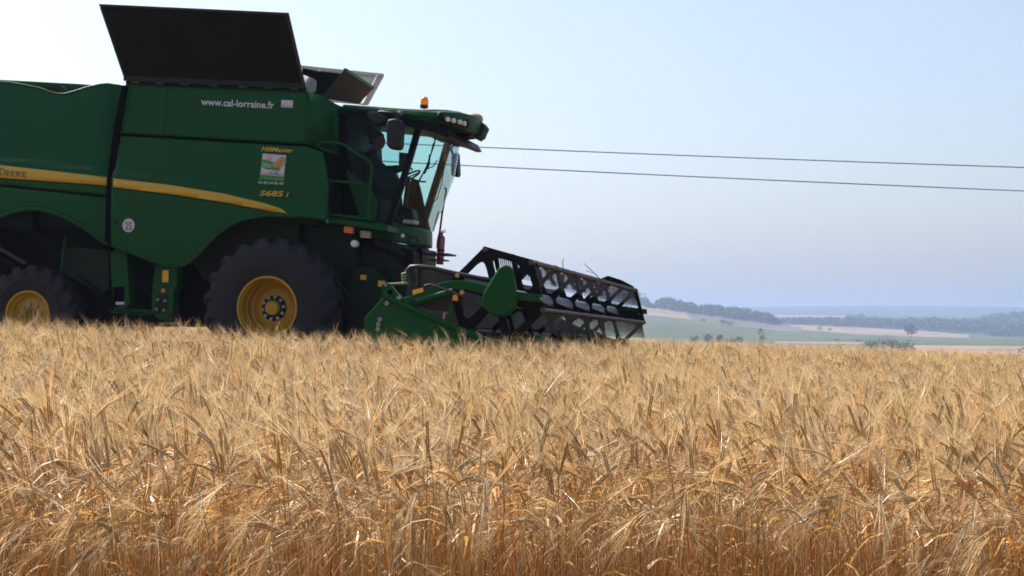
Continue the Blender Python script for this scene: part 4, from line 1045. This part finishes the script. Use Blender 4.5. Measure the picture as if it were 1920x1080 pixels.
# ------------------------------------------------------------------ fire extinguisher on the cab front
exm = MMAT
EXY = .12
exo = P(824.5, 496, EXY)
ext = empty('fire_extinguisher'); ext.matrix_world = MMAT @ Matrix.Translation(exo)
tag(ext, 'dull red fire extinguisher strapped upright at the front of the green cab', 'fire extinguisher')
hgt = P(824.5, 441, EXY).z - exo.z
b = MB(); b.lathe([(.0, 0), (.05, 0), (.055, .015), (.055, hgt - .05), (.045, hgt - .015), (.02, hgt), (.0, hgt)], (0, 0, 0), 20, axis='z'); b.build('cylinder', M['red'], ext, smooth=45)
b = MB(); b.tube([(0, 0, hgt - .01), (0, 0, hgt + .04)], .018, 10); b.bar((-.02, 0, hgt + .035), (.06, 0, hgt + .055), .02, .012); b.bar((-.02, 0, hgt + .05), (.05, 0, hgt + .085), .02, .01); b.tube([(0, 0, hgt + .02), (-.05, 0, hgt + .01), (-.062, 0, hgt - .1), (-.06, 0, hgt - .2)], .01, 6); b.build('valve_handle', M['plastic'], ext, smooth=45)
b = MB(); b.lathe([(.0575, hgt * .45), (.0575, hgt * .52)], (0, 0, 0), 20, axis='z'); b.build('strap', M['plastic'], ext)

# ------------------------------------------------------------------ the driver
def person():
    root = empty('person')
    root.matrix_world = MMAT
    tag(root, 'driver in dark clothes sitting behind the cab side window, facing forward', 'person')
    hd_ = P(707, 264, 0)                              # centre of the head
    def rel(x, y, z): return Vector((hd_.x + x, y, hd_.z + z))
    V = []; E = []; Rr = []
    def chain(pts, start=None):
        prev = start
        for p, r in pts:
            V.append(p); Rr.append(r); i = len(V) - 1
            if prev is not None: E.append((prev, i))
            prev = i
        return prev
    pel = chain([(rel(-.10, 0, -.74), .15)])
    ch_ = chain([(rel(-.12, 0, -.58), .145), (rel(-.12, 0, -.42), .165), (rel(-.10, 0, -.30), .15), (rel(-.055, 0, -.20), .075), (rel(-.02, 0, -.12), .06)], pel)
    top = 3
    for s in (-1, 1):
        chain([(rel(-.10, s * .10, -.28), .10), (rel(-.08, s * .20, -.29), .075), (rel(.04, s * .25, -.37), .058), (rel(.15, s * .26, -.44), .050), (rel(.32, s * .18, -.41), .038), (rel(.42, s * .13, -.38), .028)], 3)
        chain([(rel(.02, s * .11, -.76), .10), (rel(.20, s * .13, -.75), .085), (rel(.33, s * .13, -.74), .07), (rel(.38, s * .13, -.92), .055), (rel(.40, s * .13, -1.10), .045), (rel(.41, s * .13, -1.17), .045), (rel(.52, s * .14, -1.19), .035)], 0)
    me = bpy.data.meshes.new('body'); me.from_pydata([tuple(v) for v in V], E, [])
    o = bpy.data.objects.new('body', me); COL.objects.link(o); o.parent = root
    sk = o.modifiers.new('skin', 'SKIN')
    for i, d in enumerate(me.skin_vertices[0].data): d.radius = (Rr[i], Rr[i]); d.use_root = (i == 0)
    sb = o.modifiers.new('sub', 'SUBSURF'); sb.levels = 2; sb.render_levels = 2
    me.materials.append(M['cloth'])
    # head: stacked profile with brow, nose and chin, facing forward (+X)
    prof = [(-.135, .045, .0), (-.115, .062, .035), (-.085, .078, .045), (-.05, .088, .03), (-.01, .094, .012), (.03, .098, .0), (.07, .095, -.005), (.10, .078, -.008), (.122, .045, -.01), (.13, .01, -.01)]
    hb_ = MB(); n = 20; vs = []; fs = []
    for z, r, xo in prof:
        for k in range(n):
            t = 2 * math.pi * k / n; x = math.cos(t) * r * 1.12 + xo * .5; y = math.sin(t) * r * .82
            if math.cos(t) > .93: x += {-.05: .010, -.01: .030, .03: .012, -.085: .008}.get(z, 0)
            if math.cos(t) > .75 and math.cos(t) < .93 and abs(z - .03) < .001: x -= .012
            vs.append(rel(x, y, z))
    for i in range(len(prof) - 1):
        for k in range(n): fs.append((i * n + k, i * n + (k + 1) % n, (i + 1) * n + (k + 1) % n, (i + 1) * n + k))
    fs += [tuple(range(n)), tuple(range((len(prof) - 1) * n, len(prof) * n))]
    hb_.add(vs, fs)
    for s in (-1, 1):
        hb_.tube([rel(-.01, s * .078, -.045), rel(-.02, s * .09, -.01), rel(-.01, s * .088, .02)], [.010, .018, .012], 8)
    hb_.build('head', M['skin'], root, smooth=80, sub=1)
    ey = MB()
    for s in (-1, 1): ey.lathe([(0, -.008), (.008, -.004), (.010, 0), (.008, .004), (0, .008)], rel(.094, s * .032, .022), 8)
    ey.tube([rel(.103, -.025, -.077), rel(.108, 0, -.079), rel(.103, .025, -.077)], .004, 6); ey.build('face_features', M['hair'], root)
    hr_ = MB(); vs = []; fs = []
    hp_ = [(-.06, .090, -.05), (-.01, .100, -.035), (.04, .106, -.022), (.08, .102, -.015), (.11, .083, -.012), (.135, .048, -.01), (.142, .008, -.01)]
    for z, r, xo in hp_:
        for k in range(n):
            t = 2 * math.pi * k / n; x = math.cos(t) * r * 1.12; y = math.sin(t) * r * .86
            if z < .06 and x > .02: x = .02
            vs.append(rel(x + xo * .4, y, z))
    for i in range(len(hp_) - 1):
        for k in range(n): fs.append((i * n + k, i * n + (k + 1) % n, (i + 1) * n + (k + 1) % n, (i + 1) * n + k))
    fs += [tuple(range(n)), tuple(range((len(hp_) - 1) * n, len(hp_) * n))]
    hr_.add(vs, fs); hr_.build('hair', M['hair'], root, smooth=70)
    for s in (-1, 1):
        hn = MB(); w = rel(.42, s * .13, -.38)
        hn.tube([w, w + Vector((.05, 0, .005)), w + Vector((.085, 0, .0))], [.026, .036, .030], 10)
        for k in range(4):
            y = (k - 1.5) * .019; ln_ = [.055, .065, .06, .045][k]
            hn.tube([w + Vector((.08, y, .008)), w + Vector((.08 + ln_ * .5, y, .014)), w + Vector((.08 + ln_ * .75, y, -.012)), w + Vector((.075 + ln_ * .5, y, -.034))], [.0095, .009, .008, .007], 8)
        hn.tube([w + Vector((.04, -s * .03, 0)), w + Vector((.07, -s * .052, -.004)), w + Vector((.095, -s * .05, -.022))], [.012, .010, .008], 8)
        hn.build('hand', M['skin'], root, smooth=70, sub=1)
person()

# ------------------------------------------------------------------ overhead cables
for (xa, ya), (xb, yb), lab in [((865, 274.5), (1920, 314), 'upper of the two thin power cables crossing the sky'), ((865, 310), (1920, 358), 'lower of the two thin power cables crossing the sky')]:
    Zd = 46.0
    mb = MB(); pts = []
    for i in range(81):
        px = -3500 + 8000 * i / 80
        sl = (yb - ya) / (xb - xa); yy = ya + sl * (px - xa) + 5.0e-6 * (px - xa) * (px - xb) * -1
        zd = Zd + 0.0012 * (px - 960)
        r_ = ray(px, yy); pts.append(CAMP + r_ * (zd / r_.y))
    mb.tube(pts, 0.0155, 6)
    tag(mb.build('power_cable', M['cable'], smooth=60), lab, 'power cable', 'power cables over the field')

# ------------------------------------------------------------------ barley
def barley_variant(seed):
    r = random.Random(seed)
    V = []; Fc = []; MI = []
    def quad_strip(pts, side, w, mi):
        n0 = len(V)
        for p, ww in zip(pts, w):
            V.append(p + side * ww); V.append(p - side * ww)
        for i in range(len(pts) - 1):
            Fc.append((n0 + 2 * i, n0 + 2 * i + 1, n0 + 2 * i + 3, n0 + 2 * i + 2)); MI.append(mi)
    green = seed == 105
    H = r.uniform(.57, .735)
    lean = r.uniform(.0, .16); phi = 0.0
    nod = r.choice([.25, .45, .7, 1.2, 1.7, 2.1, 2.4, 2.6, 2.8, 2.9]) + r.uniform(-.2, .2)
    ear = r.uniform(.075, .105)
    # path in the X-Z plane (rotated when scattered), with a little sideways wander
    segs = [H * .82 / 6] * 6 + [H * .18 / 5] * 5 + [ear / 8] * 8
    ang = 0.02; p = Vector((0, 0, 0)); pts = [p.copy()]; dirs = []
    wob = r.uniform(-.06, .06)
    for i, s in enumerate(segs):
        if i < 6: ang = lean * (i + 1) / 6
        elif i < 11: ang = lean + (nod * .62 - lean) * ((i - 5) / 5) ** 1.2
        else: ang = nod * .62 + nod * .38 * (i - 10) / 8
        d = Vector((math.sin(ang), wob, math.cos(ang))).normalized(); dirs.append(d)
        p = p + d * s; pts.append(p.copy())
    st = pts[:12]
    n0 = len(V)
    for i, q in enumerate(st):
        rad = .0019 - .0008 * i / 11
        d = dirs[min(i, 10)]; a = d.cross(Vector((0, 1, 0))).normalized(); b = d.cross(a)
        for k in range(3):
            t = 2.094 * k; V.append(q + (a * math.cos(t) + b * math.sin(t)) * rad)
    for i in range(11):
        for k in range(3):
            Fc.append((n0 + 3 * i + k, n0 + 3 * i + (k + 1) % 3, n0 + 3 * i + 3 + (k + 1) % 3, n0 + 3 * i + 3 + k)); MI.append(3 if green else 0)
    # ear: two rows of overlapping grains with long awns
    ep = pts[11:]; ed = dirs[11:]
    ng = 0 if seed % 9 == 3 else 11
    tw = r.uniform(0, math.pi)
    for g in range(ng):
        t = g / (ng - 1) * 7.0; i = min(int(t), 7); q = ep[i].lerp(ep[i + 1], t - i); d = ed[i]
        a0 = d.cross(Vector((0, 1, 0))).normalized(); b0 = d.cross(a0)
        a = a0 * math.cos(tw) + b0 * math.sin(tw); b = d.cross(a)
        for s in (-1, 1):
            gd = (d + a * s * .28).normalized(); L = .0145 * (1 - .3 * abs(g / ng - .4))
            base = q + a * s * .0012; c = base + gd * L * .5; tip = base + gd * L
            n0 = len(V)
            V.extend([base, c + a * .0027, c + b * .0029, c - a * .0027, c - b * .0029, tip])
            for k in range(4):
                Fc.append((n0, n0 + 1 + k, n0 + 1 + (k + 1) % 4)); MI.append(3 if green else 1)
                Fc.append((n0 + 5, n0 + 1 + (k + 1) % 4, n0 + 1 + k)); MI.append(3 if green else 1)
            if r.random() < .34: continue
            al = r.uniform(.10, .16)
            ad = (d + a * s * r.uniform(.02, .19) + b * r.uniform(-.10, .10)).normalized()
            m1 = tip + ad * al * .5; m2 = m1 + (ad + Vector((0, 0, -.10)) + a * s * r.uniform(-.02, .10)).normalized() * al * .5
            sd2 = ad.cross(Vector((r.gauss(0, 1), r.gauss(0, 1), r.gauss(0, 1)))).normalized()
            quad_strip([tip - gd * .003, m1, m2], sd2, [.00045, .00036, .00012], 3 if (green and r.random() < .5) else 2)
    # dry leaves
    for _ in range(r.choice([1, 1, 2])):
        i = r.randint(2, 8); q = pts[i]; az = r.uniform(0, 6.28); o = Vector((math.cos(az), math.sin(az), 0))
        Ln = r.uniform(.10, .22); up = r.uniform(.2, 1.0); lp = [q]; cur = q
        for k in range(5):
            d = (o + Vector((0, 0, up - .55 * k))).normalized(); cur = cur + d * Ln / 5; lp.append(cur)
        sd2 = (Vector((-o.y, o.x, 0)) + Vector((0, 0, r.uniform(-.9, .9)))).normalized()
        w = r.uniform(.0018, .0040)
        quad_strip(lp, sd2, [w * .6, w, w, w * .8, w * .5, .0003], 4)
    me = bpy.data.meshes.new('barley_plant'); me.from_pydata([tuple(v) for v in V], [], Fc)
    for k in ('stem', 'ear', 'awn', 'blade_green', 'blade'): me.materials.append(M[k])
    me.polygons.foreach_set('material_index', MI)
    me.shade_smooth() if False else None
    return bpy.data.objects.new('barley_plant', me)

def scatter_barley():
    vcol = bpy.data.collections.new('barley_plants')
    NV = 34
    for i in range(NV):
        vcol.objects.link(barley_variant(100 + i))
    rng = np.random.default_rng(11)
    P_ = []
    def zone(y0, y1, dens, margin=1.15):
        half = 0.33 * margin
        n = int(dens * (y1 - y0) * (y1 + y0) * half)
        u = rng.random(n); y = np.sqrt(y0 * y0 + u * (y1 * y1 - y0 * y0)); x = (rng.random(n) * 2 - 1) * (y * half + .4)
        P_.append(np.stack([x, y], 1))
    zone(3.4, 6, 440, 2.6); zone(6, 11, 340, 1.9); zone(11, 22, 240, 1.5); zone(22, 36, 110, 1.35); zone(36, 75, 50, 1.3)
    xy = np.concatenate(P_)
    # ragged field edge, and the swath already cut behind the header
    edge = 4.2 + 0.25 * np.sin(xy[:, 0] * 3.1) + 0.15 * np.sin(xy[:, 0] * 7.7 + 1)
    keep = xy[:, 1] > edge
    rx = xy[:, 0] - MO.x; ry = xy[:, 1] - MO.y
    lx = rx * MF.x + ry * MF.y; ly = rx * ML.x + ry * ML.y
    cut = (np.abs(ly) < 4.95) & (lx < 4.25)
    keep &= ~cut
    xy = xy[keep]; n = len(xy)
    z = np.array([ground_z(float(a), float(b)) for a, b in xy])
    clump = np.array([noise.noise(Vector((float(a) * .9, float(b) * .9, 0))) for a, b in xy])
    az = np.where(rng.random(n) < .5, rng.normal(math.pi * 1.08, .8, n), rng.random(n) * 2 * math.pi)
    # heads hang with the wind more often to the lower left and lower right
    sc = 1.0 + .08 * clump + rng.normal(0, .045, n)
    tall = rng.random(n) < .006
    sc = np.where(tall, sc * 1.10, sc)
    rot = np.stack([rng.normal(0, .09, n), rng.normal(0, .09, n), az], 1)
    var = rng.integers(0, NV, n)
    var = np.where((var == 5) & (rng.random(n) < .75), 6, var)
    me = bpy.data.meshes.new('barley_field')
    me.vertices.add(n)
    me.vertices.foreach_set('co', np.stack([xy[:, 0], xy[:, 1], z], 1).astype(np.float32).ravel())
    a = me.attributes.new('rot', 'FLOAT_VECTOR', 'POINT'); a.data.foreach_set('vector', rot.astype(np.float32).ravel())
    a = me.attributes.new('siz', 'FLOAT', 'POINT'); a.data.foreach_set('value', sc.astype(np.float32))
    a = me.attributes.new('kind_no', 'INT', 'POINT'); a.data.foreach_set('value', var.astype(np.int32))
    o = bpy.data.objects.new('barley_field', me); COL.objects.link(o)
    tag(o, 'ripe golden barley standing dense with nodding bearded ears', 'barley', kind='stuff')
    ng = bpy.data.node_groups.new('barley', 'GeometryNodeTree')
    ng.interface.new_socket('Geometry', in_out='INPUT', socket_type='NodeSocketGeometry')
    ng.interface.new_socket('Geometry', in_out='OUTPUT', socket_type='NodeSocketGeometry')
    N = ng.nodes; gi = N.new('NodeGroupInput'); go = N.new('NodeGroupOutput')
    ip = N.new('GeometryNodeInstanceOnPoints'); ci = N.new('GeometryNodeCollectionInfo')
    ci.inputs['Collection'].default_value = vcol; ci.inputs['Separate Children'].default_value = True; ci.inputs['Reset Children'].default_value = True
    ip.inputs['Pick Instance'].default_value = True
    def attr(nm, t):
        q_ = N.new('GeometryNodeInputNamedAttribute'); q_.data_type = t; q_.inputs['Name'].default_value = nm; return q_.outputs['Attribute']
    ng.links.new(gi.outputs[0], ip.inputs['Points']); ng.links.new(ci.outputs[0], ip.inputs['Instance'])
    ng.links.new(attr('kind_no', 'INT'), ip.inputs['Instance Index'])
    e2r = N.new('FunctionNodeEulerToRotation'); ng.links.new(attr('rot', 'FLOAT_VECTOR'), e2r.inputs[0]); ng.links.new(e2r.outputs[0], ip.inputs['Rotation'])
    ng.links.new(attr('siz', 'FLOAT'), ip.inputs['Scale'])
    ng.links.new(ip.outputs[0], go.inputs[0])
    md = o.modifiers.new('plants', 'NODES'); md.node_group = ng
    print('barley plants', n)
scatter_barley()

# ------------------------------------------------------------------ weeds and straw caught on the reel
def weed(px, Zd, h, label, seed, spread=.12):
    rng = random.Random(seed); x = (px - 960) / FPX * Zd; p = Vector((x, Zd, ground_z(x, Zd)))
    root = empty('weed', p); st = MB(); lf = MB()
    for s in range(5):
        a = rng.uniform(0, 6.28); hh = h * rng.uniform(.65, 1.0); o = Vector((math.cos(a), math.sin(a), 0)) * spread * rng.uniform(.2, 1)
        pts = [Vector((0, 0, 0)), o * .3 + Vector((0, 0, hh * .5)), o + Vector((0, 0, hh))]
        st.tube(pts, [.008, .006, .003], 5)
        for k in range(16):
            t = rng.uniform(.25, 1); q_ = pts[0].lerp(pts[1], t * 2) if t < .5 else pts[1].lerp(pts[2], t * 2 - 1)
            b = rng.uniform(0, 6.28); d = Vector((math.cos(b), math.sin(b), rng.uniform(.1, .9))).normalized(); L = rng.uniform(.05, .13) * (1.2 - .5 * t)
            sd2 = d.orthogonal().normalized() * L * .16
            lf.add([q_, q_ + d * L * .5 + sd2, q_ + d * L, q_ + d * L * .5 - sd2], [(0, 1, 2, 3)])
    st.build('stalk', M['weed'], root); lf.build('leaves', M['weed'], root)
    tag(root, label, 'weed', 'weeds standing above the barley')
weed(1425, 31, 1.22, 'tall green thistle-like weed standing alone above the barley skyline', 1, .18)
weed(1912, 30, .98, 'dark weed poking over the barley at the right edge', 2, .10)
weed(1118, 24, .95, 'thin dark weed in the barley below the reel', 5, .10)
for pts, lab in [([(1057, 522), (1056, 505), (1055, 490), (1057, 484)], 'upright dry straw caught on the top bat of the reel'),
                 ([(1128, 526), (1112, 510), (1098, 497), (1095, 493)], 'slanting dry straw caught on the top bat of the reel')]:
    Yb = (-3.1 if pts[0][0] < 1100 else .2)
    mb = MB(); mb.tube([MMAT @ P(x, y, Yb) for x, y in pts], [.007, .006, .005, .003], 5)
    w_ = [MMAT @ P(x, y, Yb) for x, y in ([(1057, 505), (1040, 497), (1028, 501)] if pts[0][0] < 1100 else [(1112, 512), (1104, 509), (1098, 507)])]
    mb.tube(w_, .004, 4)
    tag(mb.build('straw', M['bark'], smooth=60), lab, 'straw', 'straws caught on the reel')

# ------------------------------------------------------------------ haze
hzb = MB(); hzb.box((-7000, -300, -60), (7000, 9800, 150))
hm = bpy.data.materials.new('haze_air'); hm.use_nodes = True
nt = hm.node_tree; nt.nodes.clear(); ho_ = nt.nodes.new('ShaderNodeOutputMaterial'); pv_ = nt.nodes.new('ShaderNodeVolumePrincipled')
pv_.inputs['Color'].default_value = (0.44, 0.57, 0.86, 1); pv_.inputs['Density'].default_value = 2.5e-4; pv_.inputs['Anisotropy'].default_value = 0.35
nt.links.new(pv_.outputs[0], ho_.inputs['Volume'])
hz_o = hzb.build('haze', hm)
tag(hz_o, kind='stuff')
